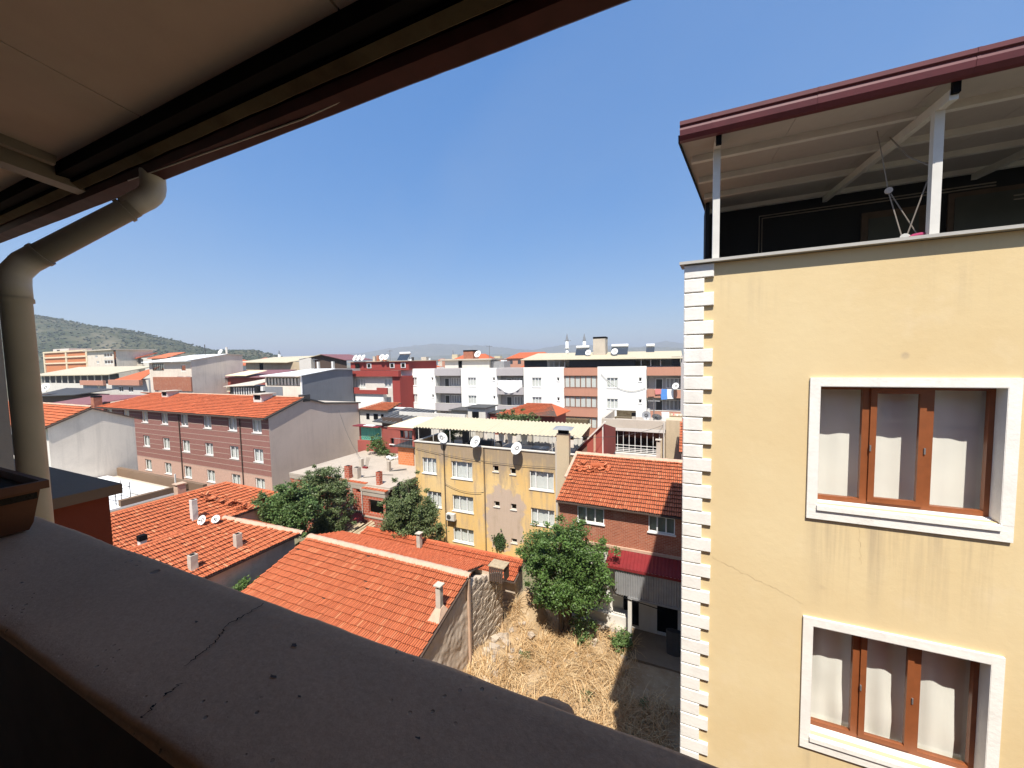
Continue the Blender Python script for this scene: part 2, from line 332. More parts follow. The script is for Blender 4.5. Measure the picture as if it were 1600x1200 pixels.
for (x, y, r_) in ((-.69,.475,.007),(-.655,.41,.005),(-.575,.40,.003),(-.95,.44,.004),(-.35,.42,.004),(-1.55,.35,.006)):
    bb = MB(); k = 11; z = zc-.0008
    bb.poly([(x+r_*rnd.uniform(.35,1.3)*math.cos(a*6.283/k)*1.5, y+r_*rnd.uniform(.35,1.2)*math.sin(a*6.283/k)*.7, z) for a in range(k)])
    bb.build('chip', M['darkwood'], t)
# lump of render beyond the outer edge
bb = MB(); ring = []
for j, (s_, z) in enumerate(((1.0,-.9),(1.0,-.583),(.86,-.569),(.3,-.566))):
    for k in range(12):
        a = k*6.283/12; ring.append((-.190+.036*s_*(abs(math.cos(a))**.55)*math.copysign(1,math.cos(a)), .560+.026*s_*(abs(math.sin(a))**.55)*math.copysign(1,math.sin(a)), z))
bb.add(ring, [(j*12+k, j*12+(k+1)%12, (j+1)*12+(k+1)%12, (j+1)*12+k) for j in range(3) for k in range(12)]+[tuple(range(36,48))])
bb.build('render_lump', M['concdark'], t, True)

# body of our own building (below and behind the terrace)
t = thing('home_building', 'red-brown block of the balcony itself, with a projecting slab-topped bay at left', 'building', (0, -3, ZG))
boxp('wall', M['redbrown'], t, -12, 7, -10, .44, ZG, -1.72)
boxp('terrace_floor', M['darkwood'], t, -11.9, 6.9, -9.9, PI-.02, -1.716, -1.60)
boxp('back_wall', M['palegrey'], t, -7, 6, -2.9, -2.7, -1.6, 1.9)
boxp('side_wall', M['redbrown'], t, 3.6, 3.8, -2.69, .2, -1.6, 1.5)
# bay on the left: red-brown cheek with a dark slab on top
boxp('bay_wall', M['redbrown'], t, -9, -4.06, .445, 1.375, ZG+.01, -.985)
bb = MB(); bb.box(-9.05, -4.0, .30, 1.435, -.98, -.905); bb.build('bay_slab', M['slabdark'], t)
boxp('end_column', M['palegrey'], t, -3.9, -3.45, .2, .797, -1.59, 1.2)

# eave over our head
t = thing('eave_roof', 'dark maroon-edged eave with brown soffit panels above the balcony, across the top left', 'roof', (0, .8, -.5))
SL = -.13                       # soffit falls towards the gutter
def sz(y): return .955+SL*(y-.80)
edges = [-8.0,-5.02,-3.98,-2.94,-1.90,-.86,.18,1.22,2.3,4.2]
for i in range(len(edges)-1):
    a, c = edges[i]+.004, edges[i+1]-.004
    MB().hexa(((a,-3,sz(-3)),(c,-3,sz(-3)),(c,.82,sz(.82)),(a,.82,sz(.82)),(a,-3,sz(-3)+.05),(c,-3,sz(-3)+.05),(c,.82,sz(.82)+.05),(a,.82,sz(.82)+.05))).build('soffit_panel', M['oursoffit'], t)
MB().hexa(((-8,-3,sz(-3)+.06),(4.2,-3,sz(-3)+.06),(4.2,1.02,1.10),(-8,1.02,1.10),(-8,-3,sz(-3)+.12),(4.2,-3,sz(-3)+.12),(4.2,1.02,1.15),(-8,1.02,1.15))).build('roof_sheet', M['maroon'], t)
boxp('beam', M['black'], t, -8, 4.2, .822, .868, .900, 1.08)  # black strip stands in for the shadow gap between soffit and gutter
def strip(name, y0, z0, y1, z1, mat, amp=.004, seed=0, thick=.012):
    bb = MB(); L = [-8+i*.06 for i in range(205)]; vv = []
    for x in L:
        e = nz(x, seed, 1, 6)*amp+nz(x, seed, 4, 23)*amp*.5
        vv += [(x, y0, z0), (x, y1+e*.3, z1+e), (x, y1+thick+e*.3, z1+e+.004), (x, y0+thick, z0)]
    bb.add(vv, [(i*4+k, i*4+(k+1)%4, (i+1)*4+(k+1)%4, (i+1)*4+k) for i in range(len(L)-1) for k in range(4)])
    return bb.build(name, mat, t)
strip('rusty_flashing', .872, .884, .899, .863, M['rusty'], .005, 2, .006)
boxp('gutter_shade_fill', M['black'], t, -8, 4.2, .869, .909, .89, 1.08)  # black fill, shade behind the gutter put in as colour
# gutter trough: half box profile in old maroon paint
bb = MB(); L = [-8+i*.05 for i in range(245)]; pr = [(.912,1.03),(.916,.868),(.930,.842),(.985,.832),(1.000,.842),(1.012,1.06),(1.004,1.07),(.995,.850),(.93,.856),(.922,.875),(.920,1.03)]
k = len(pr); vv = []
for x in L:
    e = nz(x, 3, 9, 3)*.003+nz(x, 3, 2, 25)*.0018
    for j, (y, z) in enumerate(pr): vv.append((x, y+(e*.4 if 2 <= j <= 5 else 0), z+(e if 2 <= j <= 4 else 0)))
bb.add(vv, [(i*k+j, i*k+j+1, (i+1)*k+j+1, (i+1)*k+j) for i in range(len(L)-1) for j in range(k-1)])
bb.build('gutter', M['ourmaroon'], t)
bb = MB(); bb.tube([(-2.3,.93,.842),(-1.2,.96,.834),(-.5,.952,.855),(.3,.93,.90)], .0028, 6); bb.build('cable', M['pvc'], t)
# outrigger beam with end plate, left
bb = MB(); bb.beam((-2.72,-1.6,1.205),(-2.72,.955,.900),.085,.085); bb.build('outrigger', M['steelgrey'], t)
bb = MB(); bb.beam((-2.60,-1.6,1.245),(-2.60,.80,.935),.03,.04); bb.build('cleat', M['steelgrey'], t)
bb = MB(); bb.box(-2.775,-2.66,.955,.965,.845,.985); bb.build('end_plate', M['steelgrey'], t)
bb = MB(); bb.beam((-6,.905,.895),(-2.75,.905,.895),.02,.03); bb.build('angle_iron', M['steel'], t)

# rain downpipe
t = thing('downpipe', 'beige plastic rain downpipe with two elbows beside the balcony at far left', 'pipe', (-2.44, .61, -2))
pr_ = .043
A = [Vector((-2.17,.958,.86)), Vector((-2.17,.958,.775)), Vector((-2.20,.90,.70))]
B0 = Vector((-2.20,.90,.70)); B1_ = Vector((-2.425,.625,.415))
MB().tube([(-2.165,.962,.87),(-2.165,.962,.80),(-2.167,.959,.78),(-2.172,.951,.760),(-2.180,.938,.742),(-2.191,.922,.727),(-2.215,.885,.69)], pr_*1.04, 20).build('elbow', M['pvc'], t, True)
MB().tube([B0, B1_], pr_, 20).build('sloped_pipe', M['pvc'], t, True)
dv = (B1_-B0).normalized()
MB().tube([B1_-dv*.07, B1_-dv*.02, B1_+Vector((-.012,-.012,-.03)), B1_+Vector((-.016,-.016,-.075)), B1_+Vector((-.016,-.016,-.13))], pr_*1.07, 20).build('elbow', M['pvc'], t, True)
V0 = B1_+Vector((-.016,-.016,-.05))
MB().tube([V0, Vector((V0.x, V0.y, -3.5))], pr_, 20).build('straight_pipe', M['pvc'], t, True)
for q, d in ((B0+dv*.035, dv), (B1_-dv*.075, dv), (V0+Vector((0,0,-.09)), Vector((0,0,-1)))):
    MB().tube([q-d*.008, q+d*.008], pr_*1.14, 20).build('collar', M['pvc'], t, True)

# planter on the parapet
t = thing('planter', 'brown terracotta planter box standing on the left end of the parapet', 'planter', (-2.1, .40, PZ))
bb = MB()
def rr(x0,x1,y0,y1,z): return [(x0,y0,z),(x1,y0,z),(x1,y1,z),(x0,y1,z)]
def loft(rs):
    bb = MB(); n = len(rs[0]); bb.add([p for r_ in rs for p in r_], [(i*n+k, i*n+(k+1)%n, (i+1)*n+(k+1)%n, (i+1)*n+k) for i in range(len(rs)-1) for k in range(n)]+[tuple(range(n))]); return bb
px0, px1, py0, py1 = -2.75, -1.955, .31, .505
o = loft([rr(px0+.07,px1-.07,py0+.02,py1-.02,PZ+.006), rr(px0+.06,px1-.06,py0+.012,py1-.012,PZ+.03), rr(px0+.006,px1-.006,py0+.004,py1-.004,PZ+.15), rr(px0-.012,px1+.012,py0-.012,py1+.012,PZ+.152), rr(px0-.012,px1+.012,py0-.012,py1+.012,PZ+.178), rr(px0+.004,px1-.004,py0+.004,py1-.004,PZ+.178), rr(px0+.006,px1-.006,py0+.006,py1-.006,PZ+.15)]).build('pot', M['terracotta'], t)
boxp('soil', M['soil'], t, px0+.01, px1-.01, py0+.01, py1-.01, PZ+.12, PZ+.155)
# ================================================================== yellow apartment block on the right
WY = 5.7
t = thing('yellow_building', 'cream-yellow apartment block with white corner quoins filling the right side', 'building', (3, 10, ZG))
YB = t
SK = .12       # left flank runs slightly inward
W1 = (1.482, 3.044, -1.82, -.382); DZ = -2.985
holes = [(W1[0], W1[1], W1[2]+k*DZ, W1[3]+k*DZ) for k in range(3)]
def facade(mb, u0, u1, v0, v1, holes, P, depth):
    us = sorted({u0, u1, *[h[0] for h in holes], *[h[1] for h in holes]}); vv = sorted({v0, v1, *[h[2] for h in holes], *[h[3] for h in holes]})
    us = [u for u in us if u0 <= u <= u1]; vv = [v for v in vv if v0 <= v <= v1]
    for i in range(len(us)-1):
        for j in range(len(vv)-1):
            cu, cv = (us[i]+us[i+1])/2, (vv[j]+vv[j+1])/2
            if any(h[0] < cu < h[1] and h[2] < cv < h[3] for h in holes): continue
            mb.quad(P(us[i],vv[j],0), P(us[i+1],vv[j],0), P(us[i+1],vv[j+1],0), P(us[i],vv[j+1],0))
    for a, c, d, e in holes:
        mb.quad(P(a,d,0),P(a,d,depth),P(a,e,depth),P(a,e,0)); mb.quad(P(c,d,0),P(c,d,depth),P(c,e,depth),P(c,e,0))
        mb.quad(P(a,d,0),P(c,d,0),P(c,d,depth),P(a,d,depth)); mb.quad(P(a,e,0),P(c,e,0),P(c,e,depth),P(a,e,depth))
    return mb
def FY(y): return lambda u, v, d: (u, y+d, v)
def FX(x): return lambda u, v, d: (x-d, u, v)
BY1 = 16.2
mb = facade(MB(), .02, 9.0, ZG, 1.20, holes, FY(WY), .20)
xb = .02+SK*(BY1-WY)
mb.quad((.02,WY,ZG),(xb,BY1,ZG),(xb,BY1,1.2),(.02,WY,1.2)); mb.quad((xb,BY1,ZG),(9,BY1,ZG),(9,BY1,1.2),(xb,BY1,1.2)); mb.quad((9,WY,ZG),(9,BY1,ZG),(9,BY1,1.2),(9,WY,1.2))
mb.build('wall', M['yellow'], t)
MB().hexa(((.03,5.95,.25),(8.9,5.95,.25),(8.9,BY1-.1,.25),(xb+.05,BY1-.1,.25),(.03,5.95,.35),(8.9,5.95,.35),(8.9,BY1-.1,.35),(xb+.05,BY1-.1,.35))).build('terrace_floor', M['concrete'], t)
MB().hexa(((.0,5.93,.3),(9,5.93,.3),(9,5.935,.3),(.0,5.935,.3),(0,5.93,1.19),(9,5.93,1.19),(9,5.935,1.19),(0,5.935,1.19))).build('parapet_inner', M['yellow'], t)
# quoins
z = 1.196; k = 0; qm = {}
while z > -7.2:
    long_ = k % 2 == 0; h = .1835
    w = .342 if long_ else .232
    x0, x1, y0 = -.012, w, WY-.042
    zz0, zz1 = z-h+.011, z
    q = MB(); c_ = .010; j = random.uniform(-.004,.004)
    q.add([(x0,WY,zz0),(x1+j,WY,zz0),(x1+j,WY,zz1),(x0,WY,zz1),(x0,y0+c_,zz0),(x1+j,y0+c_,zz0),(x1+j,y0+c_,zz1),(x0,y0+c_,zz1),(x0+c_,y0,zz0+c_),(x1+j-c_,y0,zz0+c_),(x1+j-c_,y0,zz1-c_),(x0+c_,y0,zz1-c_),
           (x0,WY+.3,zz0),(x0,WY+.3,zz1)],
          [(0,1,5,4),(1,2,6,5),(2,3,7,6),(3,0,4,7),(4,5,9,8),(5,6,10,9),(6,7,11,10),(7,4,8,11),(8,9,10,11),(12,0,3,13)])
    q.build('quoin_block', M['trim'], t)
    z -= h; k += 1
# coping
MB().hexa(((-.07,5.60,1.205),(9.1,5.60,1.205),(9.1,5.96,1.21),(-.04,5.96,1.21),(-.07,5.60,1.24),(9.1,5.60,1.24),(9.1,5.96,1.25),(-.04,5.96,1.25))).build('coping', M['coping'], t)
# windows
def yellow_window(k):
    d = k*DZ; x0, x1, z0, z1 = W1[0], W1[1], W1[2]+d, W1[3]+d; tw = .098; py = WY-.032
    ring = MB()
    for a, c, e, f in ((x0-tw,x1+tw,z1,z1+tw),(x0-tw,x0,z0-.01,z1),(x1,x1+tw,z0-.01,z1),(x0-tw,x1+tw,z0-.185,z0-.07)):
        ring.box(a, c, py, WY+.001, e, f)
    ring.box(x0-tw, x0-.001, py+.0015, WY, z0-.07, z0-.01); ring.box(x1+.001, x1+tw, py+.0015, WY, z0-.07, z0-.01)
    w = ring.build('window', M['trim'], t); w['label'] = ('upper window with white surround and brown frame, flat white blind behind' if k == 0 else 'lower window with white surround and brown frame, crumpled white curtain behind') if k < 2 else 'window with white surround and brown frame'
    MB().hexa(((x0-.002,WY-.055,z0-.068),(x1+.002,WY-.055,z0-.068),(x1+.002,WY+.16,z0-.045),(x0-.002,WY+.16,z0-.045),(x0-.002,WY-.055,z0-.012),(x1+.002,WY-.055,z0-.012),(x1+.002,WY+.16,z0+.012),(x0-.002,WY+.16,z0+.012))).build('sill', M['trim'], w)
    rv = MB(); rv.box(x0+.001,x0+.006,WY-.03,WY+.134,z0+.012,z1-.001); rv.box(x1-.006,x1-.001,WY-.03,WY+.134,z0+.012,z1-.001); rv.box(x0+.0065,x1-.0065,WY-.03,WY+.134,z1-.006,z1-.001); rv.build('reveal', M['trim'], w)
    fy = WY+.135; fd = .06; fr = MB(); L = x1-x0
    m1, m2 = x0+L*.315, x0+L*.665; z0f = z0+.014
    fr.box(x0, x1, fy, fy+fd, z1-.05, z1); fr.box(x0, x1, fy, fy+fd, z0f, z0f+.055)
    fr.box(x0, x0+.05, fy, fy+fd, z0f+.055, z1-.05); fr.box(x1-.05, x1, fy, fy+fd, z0f+.055, z1-.05)
    fr.box(m1-.04, m1+.04, fy, fy+fd, z0f+.055, z1-.05); fr.box(m2-.04, m2+.04, fy, fy+fd, z0f+.055, z1-.05)
    fr.build('frame', M['brownpvc'], w)
    s = MB(); a, c = m1+.030, m2-.030; e, f = z0f+.035, z1-.035; sy = fy-.022
    s.box(a, c, sy, sy+.045, f-.058, f); s.box(a, c, sy, sy+.045, e, e+.058); s.box(a, a+.058, sy, sy+.045, e+.058, f-.058); s.box(c-.058, c, sy, sy+.045, e+.058, f-.058)
    s.build('sash', M['brownpvc'], w)
    zc_ = (z0+z1)/2-.02
    for hx in (a+.006, c-.006): MB().box(hx-.007, hx+.007, sy-.014, sy, zc_-.035, zc_+.035).build('hinge', M['metal'], w)
    for p0, p1, q0, q1, gy in ((x0+.05,m1-.04,z0f+.055,z1-.05,fy+.028),(a+.058,c-.058,e+.058,f-.058,sy+.022),(m2+.04,x1-.05,z0f+.055,z1-.05,fy+.028)):
        MB().quad((p0,gy,q0),(p1,gy,q0),(p1,gy,q1),(p0,gy,q1)).build('pane', M['glass'], w)
    cb = MB(); n = 64; cy = WY+.335 if k == 0 else WY+.32
    vv = []
    rows = 10
    for j in range(rows+1):
        v = j/rows; zz = z0-.1+(z1-z0+.2)*v
        for i in range(n+1):
            x = x0-.25+(L+.5)*i/n
            wv = (.010*math.sin(x*9)+.004*math.sin(x*31)) if k == 0 else (.022*math.sin(x*13+.8*math.sin(zz*3))+.012*math.sin(x*29+1)+.02*nz(x, zz, 2, 4))
            vv.append((x, cy+wv*(1 if k == 0 else 1.15-.5*v), zz))
    cb.add(vv, [(j*(n+1)+i, j*(n+1)+i+1, (j+1)*(n+1)+i+1, (j+1)*(n+1)+i) for j in range(rows) for i in range(n)])
    cb.build('curtain', M['curtain'], w, True)
    # room linings between wall and curtain so no light leaks from the hollow core
    ln = MB(); a_, c_, e_, f_ = x0-.25, x1+.25, z0-.1, z1+.1
    for yy0, yy1 in ((WY+.20, WY+.38),):
        ln.quad((a_,yy0,e_),(c_,yy0,e_),(c_,yy1,e_),(a_,yy1,e_)); ln.quad((a_,yy0,f_),(c_,yy0,f_),(c_,yy1,f_),(a_,yy1,f_)); ln.quad((a_,yy0,e_),(a_,yy1,e_),(a_,yy1,f_),(a_,yy0,f_)); ln.quad((c_,yy0,e_),(c_,yy1,e_),(c_,yy1,f_),(c_,yy0,f_))
    facade(ln, a_, c_, e_, f_, [(x0, x1, z0, z1)], FY(WY+.2005), .001)
    ln.build('reveal_lining', M['offwhite'], w)
for k in range(3): yellow_window(k)
# terrace roof
RY0 = 5.44
def rz(y): return 2.70+.10*(y-RY0)
def xl(y): return -.04+SK*(y-WY)*1.0
ed = [xl(RY0), 1.15, 2.35, 3.55, 4.75, 5.95, 9.2]
for i in range(len(ed)-1):
    a, c = ed[i], ed[i+1]-.006
    a1 = xl(BY1+.1) if i == 0 else a
    if a1 > c: a1 = c-.02
    MB().hexa(((a,RY0,rz(RY0)),(c,RY0,rz(RY0)),(c,BY1+.1,rz(BY1+.1)),(a1,BY1+.1,rz(BY1+.1)),(a,RY0,rz(RY0)+.05),(c,RY0,rz(RY0)+.05),(c,BY1+.1,rz(BY1+.1)+.05),(a1,BY1+.1,rz(BY1+.1)+.05))).build('roof_panel', M['soffit'], t)
MB().beam((xl(RY0)-.012,RY0,rz(RY0)+.02),(xl(9.6)-.012,9.6,rz(9.6)+.02),.02,.09).build('verge_trim', M['darkwall'], t)
for y in (6.10, 7.08, 8.10, 9.36):
    boxp('purlin', M['steel'], t, xl(y)+.06, 9.1, y-.035, y+.035, rz(y)-.085, rz(y)-.002)
for x in (.36, 2.445, 4.5, 6.6):
    MB().beam((x,5.50,rz(5.5)-.135),(x,9.45,rz(9.45)-.125),.07,.10).build('rafter', M['steel'], t) if x > 1 else MB().beam((x,5.50,rz(5.5)-.05),(x,5.9,rz(5.9)-.05),.07,.09).build('rafter', M['steel'], t)
    boxp('post', M['steel'], t, x-.04, x+.04, 5.73, 5.81, 1.252, rz(5.77)-(.185 if x > 1 else .10))
    boxp('bracket', M['black'], t, x-.03, x+.03, 5.458, 5.499, rz(5.5)-.14, rz(5.5)-.01)
g = MB(); gx0, gx1 = -.075, 9.3
gp = [(5.455,2.68),(5.45,2.665),(5.36,2.655),(5.325,2.70),(5.315,2.76),(5.325,2.80),(5.305,2.815),(5.305,2.86),(5.325,2.87),(5.44,2.87),(5.455,2.87)]
g.prism([(gx0,y,z_) for y, z_ in gp], (gx0,0,0), (gx1,0,0)); g.build('gutter', M['maroon'], t)
for x in (.28, 1.3, 2.52, 3.7, 4.9): g = MB(); g.prism([(x-.012,y-.004 if y < 5.4 else y,z_) for y, z_ in gp], (0,0,0), (.024,0,0)); g.build('gutter_joint', M['maroon'], t)
# back wall of the roof terrace with a dim brown door and window
bw0 = .43
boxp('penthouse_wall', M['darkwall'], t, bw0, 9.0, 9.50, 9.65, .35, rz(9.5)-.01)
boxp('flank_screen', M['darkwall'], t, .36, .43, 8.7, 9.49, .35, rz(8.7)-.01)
dm = plain('dim_window', (.05,.052,.045), .3, .2, 4); 
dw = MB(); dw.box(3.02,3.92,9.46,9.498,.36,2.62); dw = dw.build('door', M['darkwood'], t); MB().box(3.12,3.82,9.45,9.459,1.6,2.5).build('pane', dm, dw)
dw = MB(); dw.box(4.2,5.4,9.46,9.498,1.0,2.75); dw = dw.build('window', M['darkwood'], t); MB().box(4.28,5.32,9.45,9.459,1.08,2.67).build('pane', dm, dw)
fr = MB()
for o_ in (0, .05):
    fr.tube([(1.38+o_,9.47,.4),(1.38+o_,9.47,2.84-o_),(4.78,9.47,2.84-o_)], .013, 5)
fr.build('wall_moulding', M['steelgrey'], t)
fr = MB(); fr.tube([(4.75,9.0,2.45),(7.2,9.0,2.45)], .012, 5); fr.tube([(4.75,9.0,2.39),(7.2,9.0,2.39)], .012, 5); fr.build('clothes_rail', M['steelgrey'], t)
# hoist with ropes and pulley, bundle of magenta cloth on the coping
fr = MB(); fr.tube([(2.06,6.1,2.62),(2.09,6.0,2.22),(2.14,6.0,1.92)], .006, 5); fr.tube([(2.15,6.0,1.86),(2.24,5.88,1.30)], .006, 5); fr.tube([(2.17,6.0,1.84),(2.40,5.9,1.27)], .006, 5); fr.tube([(2.46,5.83,2.05),(2.27,5.86,1.30)], .007, 5); fr.tube([(2.44,5.84,2.02),(2.31,6.0,2.22),(2.25,6.3,2.6)], .008, 5)
fr.build('rope', M['steelgrey'], t)
MB().tube([(2.15,5.985,1.88),(2.15,6.015,1.88)], .035, 12).build('pulley', M['soffit'], t)
MB().tube([(2.24,5.83,1.29),(2.27,5.87,1.29)], .04, 12).build('pulley', M['steel'], t)
w = MB(); w.tube([(2.27,5.80,1.275),(2.31,5.82,1.285),(2.36,5.83,1.29),(2.41,5.82,1.30)], [.012,.026,.03,.022], 8)
tag(w.build('cloth_bundle', plain('magenta_cloth', (.28,.03,.09), .9, .2, 20), None, True), 'small rolled magenta cloth lying on the coping beside the white post', 'cloth')
w = MB(); L_ = [(.40+.035*math.cos(a), 9.3+.03*math.sin(a*.5), 2.70+.02*math.sin(a)) for a in [i*.6 for i in range(11)]]

# hairline cracks in the yellow render
def wallcrack(pts, w0, seed):
    bb = MB(); rnd = random.Random(seed); L = []
    for i in range(len(pts)-1):
        a_, c_ = pts[i], pts[i+1]
        for k in range(12): f = k/12; L.append((a_[0]+(c_[0]-a_[0])*f+rnd.uniform(-.012,.012), a_[1]+(c_[1]-a_[1])*f+rnd.uniform(-.012,.012)))
    L.append(pts[-1])
    for i in range(len(L)-1):
        w = w0*rnd.uniform(.3, 1.2); dx, dz = L[i+1][0]-L[i][0], L[i+1][1]-L[i][1]; q = math.hypot(dx, dz) or 1; nx_, nz_ = -dz/q*w, dx/q*w
        bb.quad((L[i][0]-nx_,WY-.003,L[i][1]-nz_),(L[i+1][0]-nx_,WY-.003,L[i+1][1]-nz_),(L[i+1][0]+nx_,WY-.003,L[i+1][1]+nz_),(L[i][0]+nx_,WY-.003,L[i][1]+nz_))
    return bb
M['crack'] = plain('crack_line', (.38,.29,.19), 1, .2, 20)
for k, pts in enumerate(([(.36,-2.72),(.7,-2.86),(1.1,-3.0),(1.38,-3.12)], [(1.9,-2.05),(1.93,-2.5)])): wallcrack(pts, .0012, k).build('crack', M['crack'], YB)
# ================================================================== ground
def tgrid(x0,x1,y0,y1,nx,ny,fz):
    b = MB(); b.add([(x0+(x1-x0)*i/nx, y0+(y1-y0)*j/ny, fz(x0+(x1-x0)*i/nx, y0+(y1-y0)*j/ny)) for j in range(ny+1) for i in range(nx+1)], [(j*(nx+1)+i, j*(nx+1)+i+1, (j+1)*(nx+1)+i+1, (j+1)*(nx+1)+i) for j in range(ny) for i in range(nx)]); return b
def groundmat():
    mt, nt, bs = newmat('town_ground'); p = pos(nt)
    c = mixc(nt, ramp(nt, noi(nt, p, .004, 8, .7), .35, .65), (.22,.19,.13), (.10,.115,.06))
    c = mixc(nt, ramp(nt, noi(nt, p, .03, 6, .7), .5, .7, 0, .7), c, (.34,.29,.21))
    nt.links.new(c, bs.inputs['Base Color']); bs.inputs['Roughness'].default_value = 1; bs.inputs['Specular IOR Level'].default_value = .1; return mt
M['ground'] = groundmat()
g = MB()
ring_r = [0, 40, 120, 400, 1500, 5000, 14000]; seg = 48
vv = [(0,0,ZG-.4)]
for r_ in ring_r[1:]:
    for k in range(seg): vv.append((r_*math.cos(k*6.28318/seg), r_*math.sin(k*6.28318/seg), ZG-.4))
ff = [(0, 1+k, 1+(k+1)%seg) for k in range(seg)]
for j in range(len(ring_r)-2):
    for k in range(seg): ff.append((1+j*seg+k, 1+j*seg+(k+1)%seg, 1+(j+1)*seg+(k+1)%seg, 1+(j+1)*seg+k))
g.add(vv, ff); struct(g.build('ground', M['ground']))
def lotz(x, y):
    h = .20*nz(x, y, 3, .55)+.10*nz(x, y, 8, 1.8)+.04*nz(x, y, 5, 5)
    d = math.hypot((x+7.7)/1.25, (y-18.6)/1.5); h += 2.3*max(0, 1-d)**.8 if d < 1 else 0
    d = math.hypot((x+8.8)/1.5, (y-15.6)/1.9); h += (.75+.5*nz(x, y, 2, 1.7))*max(0, 1-d)**.7 if d < 1 else 0
    if x > -2.3 and y > 16: h *= .25
    return ZG+h
def lotmat():
    mt, nt, bs = newmat('lot_earth'); p = pos(nt)
    c = mixc(nt, ramp(nt, noi(nt, p, .8, 7, .7), .35, .65), (.30,.195,.105), (.44,.33,.20))
    c = mixc(nt, ramp(nt, noi(nt, p, 4, 5, .7), .55, .75, 0, .7), c, (.55,.46,.34))
    nt.links.new(c, bs.inputs['Base Color']); bs.inputs['Roughness'].default_value = 1; bs.inputs['Specular IOR Level'].default_value = .1
    bump(nt, bs, noi(nt, p, 9, 6, .7), .8, .05); return mt
M['lot'] = lotmat()
struct(tgrid(-9.2, 6, 2, 20.5, 76, 92, lotz).build('lot_ground', M['lot'], None, True))
M['pave'] = plaster('dusty_paving', (.20,.15,.10), (.09,.065,.045), .6, 0, pscale=.8, bmp=.5, bscale=9)
struct(MB().box(-2.45, 6, 18.3, 20.45, ZG-.2, ZG+.10).build('yard_pavement', M['pave']))
# dry grass
def strawmat():
    mt, nt, bs = newmat('dry_straw'); g = nd(nt, 'ShaderNodeNewGeometry'); cr = nd(nt, 'ShaderNodeValToRGB'); e = cr.color_ramp.elements
    e[0].color = (.24,.12,.047,1); e[1].color = (.68,.53,.32,1); e.new(.48).color = (.48,.30,.135,1)
    p = pos(nt); f = mth(nt, 'ADD', mth(nt, 'MULTIPLY', g.outputs['Random Per Island'], .6), mth(nt, 'MULTIPLY', noi(nt, p, .9, 3), .55))
    nt.links.new(f, cr.inputs[0]); nt.links.new(cr.outputs[0], bs.inputs['Base Color']); bs.inputs['Roughness'].default_value = .8; bs.inputs['Specular IOR Level'].default_value = .2; return mt
M['straw'] = strawmat()
gb = MB(); rnd = random.Random(11)
cl = []
while len(cl) < 860:
    x, y = rnd.uniform(-9, 1.5), rnd.uniform(8.5, 20)
    if x > -2.2 and y > 16.2: continue
    if nz(x, y, 21, .6) < -.24: continue
    if x > -.6 and nz(x, y, 4, .8) < .0: continue
    if y > 19.2 and x > -6.6: continue
    cl.append((x, y))
for (cx, cy) in cl:
    ang = rnd.uniform(0, 6.28); n = rnd.randint(16, 34); lean = rnd.uniform(.7, 1.6); big = rnd.uniform(.4, .95)
    for k in range(n):
        x, y = cx+rnd.gauss(0, .17), cy+rnd.gauss(0, .17); z = lotz(x, y)-.02
        if x > 3 or y > 20.2 or x < -8.85: continue
        a = ang+rnd.gauss(0, .7); L_ = big*rnd.uniform(.5, 1.45); ln = lean*rnd.uniform(.5, 1.35); w = rnd.uniform(.007, .017)
        dx, dy = math.cos(a), math.sin(a); px, py = -dy*w, dx*w; pts = []
        for s_ in (0, .4, .75, 1.0):
            th = ln*s_*1.1
            hx = L_*s_*math.sin(th)*.95; hz = L_*s_*math.cos(min(th, 1.5))*.9
            pts.append((x+dx*hx, y+dy*hx, z+max(hz, .02)))
        q = []
        for i, p_ in enumerate(pts):
            f = 1-.75*i/3; q += [(p_[0]-px*f, p_[1]-py*f, p_[2]), (p_[0]+px*f, p_[1]+py*f, p_[2])]
        gb.add(q, [(0,1,3,2),(2,3,5,4),(4,5,7,6)])
go = stuff(gb.build('dry_grass', M['straw'])); tag(go, 'tangle of tall dry straw grass covering the vacant lot', 'grass')

# ================================================================== tiles
TW, TG = .212, .335
def tile_verts(rnd, w=TW, g=TG):
    tw = rnd.uniform(-.006, .006); v = []; f = []; ex = rnd.uniform(-.012, .012)
    for us, hs in (((.05, .15, .30, .445), (.012, .030, .014, .006)), ((.555, .70, .85, .95), (.006, .014, .030, .012))):   # the two pans of one tile
        o = len(v); n = 4; dz = rnd.uniform(-.004, .004)
        for vv_, lift in ((0, .078+ex), (g+.02, .002)):
            for u, h in zip(us, hs): v.append((u*w+tw*(vv_/g-.5), vv_-(.014 if vv_ == 0 else 0), h+lift+dz))
        for u, h in zip(us, hs): v.append((u*w-tw*.5, -.010, h+.078+ex-.022))
        f += [tuple(o+q for q in r_) for r_ in [(i, i+1, i+1+n, i+n) for i in range(n-1)]+[(2*n+i, 2*n+1+i, i+1, i) for i in range(n-1)]+[(2*n, 0, n), (n-1, 3*n-1, 2*n-1)]]
    return v, f
def frame(O, U, V):
    U = Vector(U).normalized(); V = Vector(V); V = (V-U*V.dot(U)).normalized(); return Vector(O), U, V, U.cross(V)
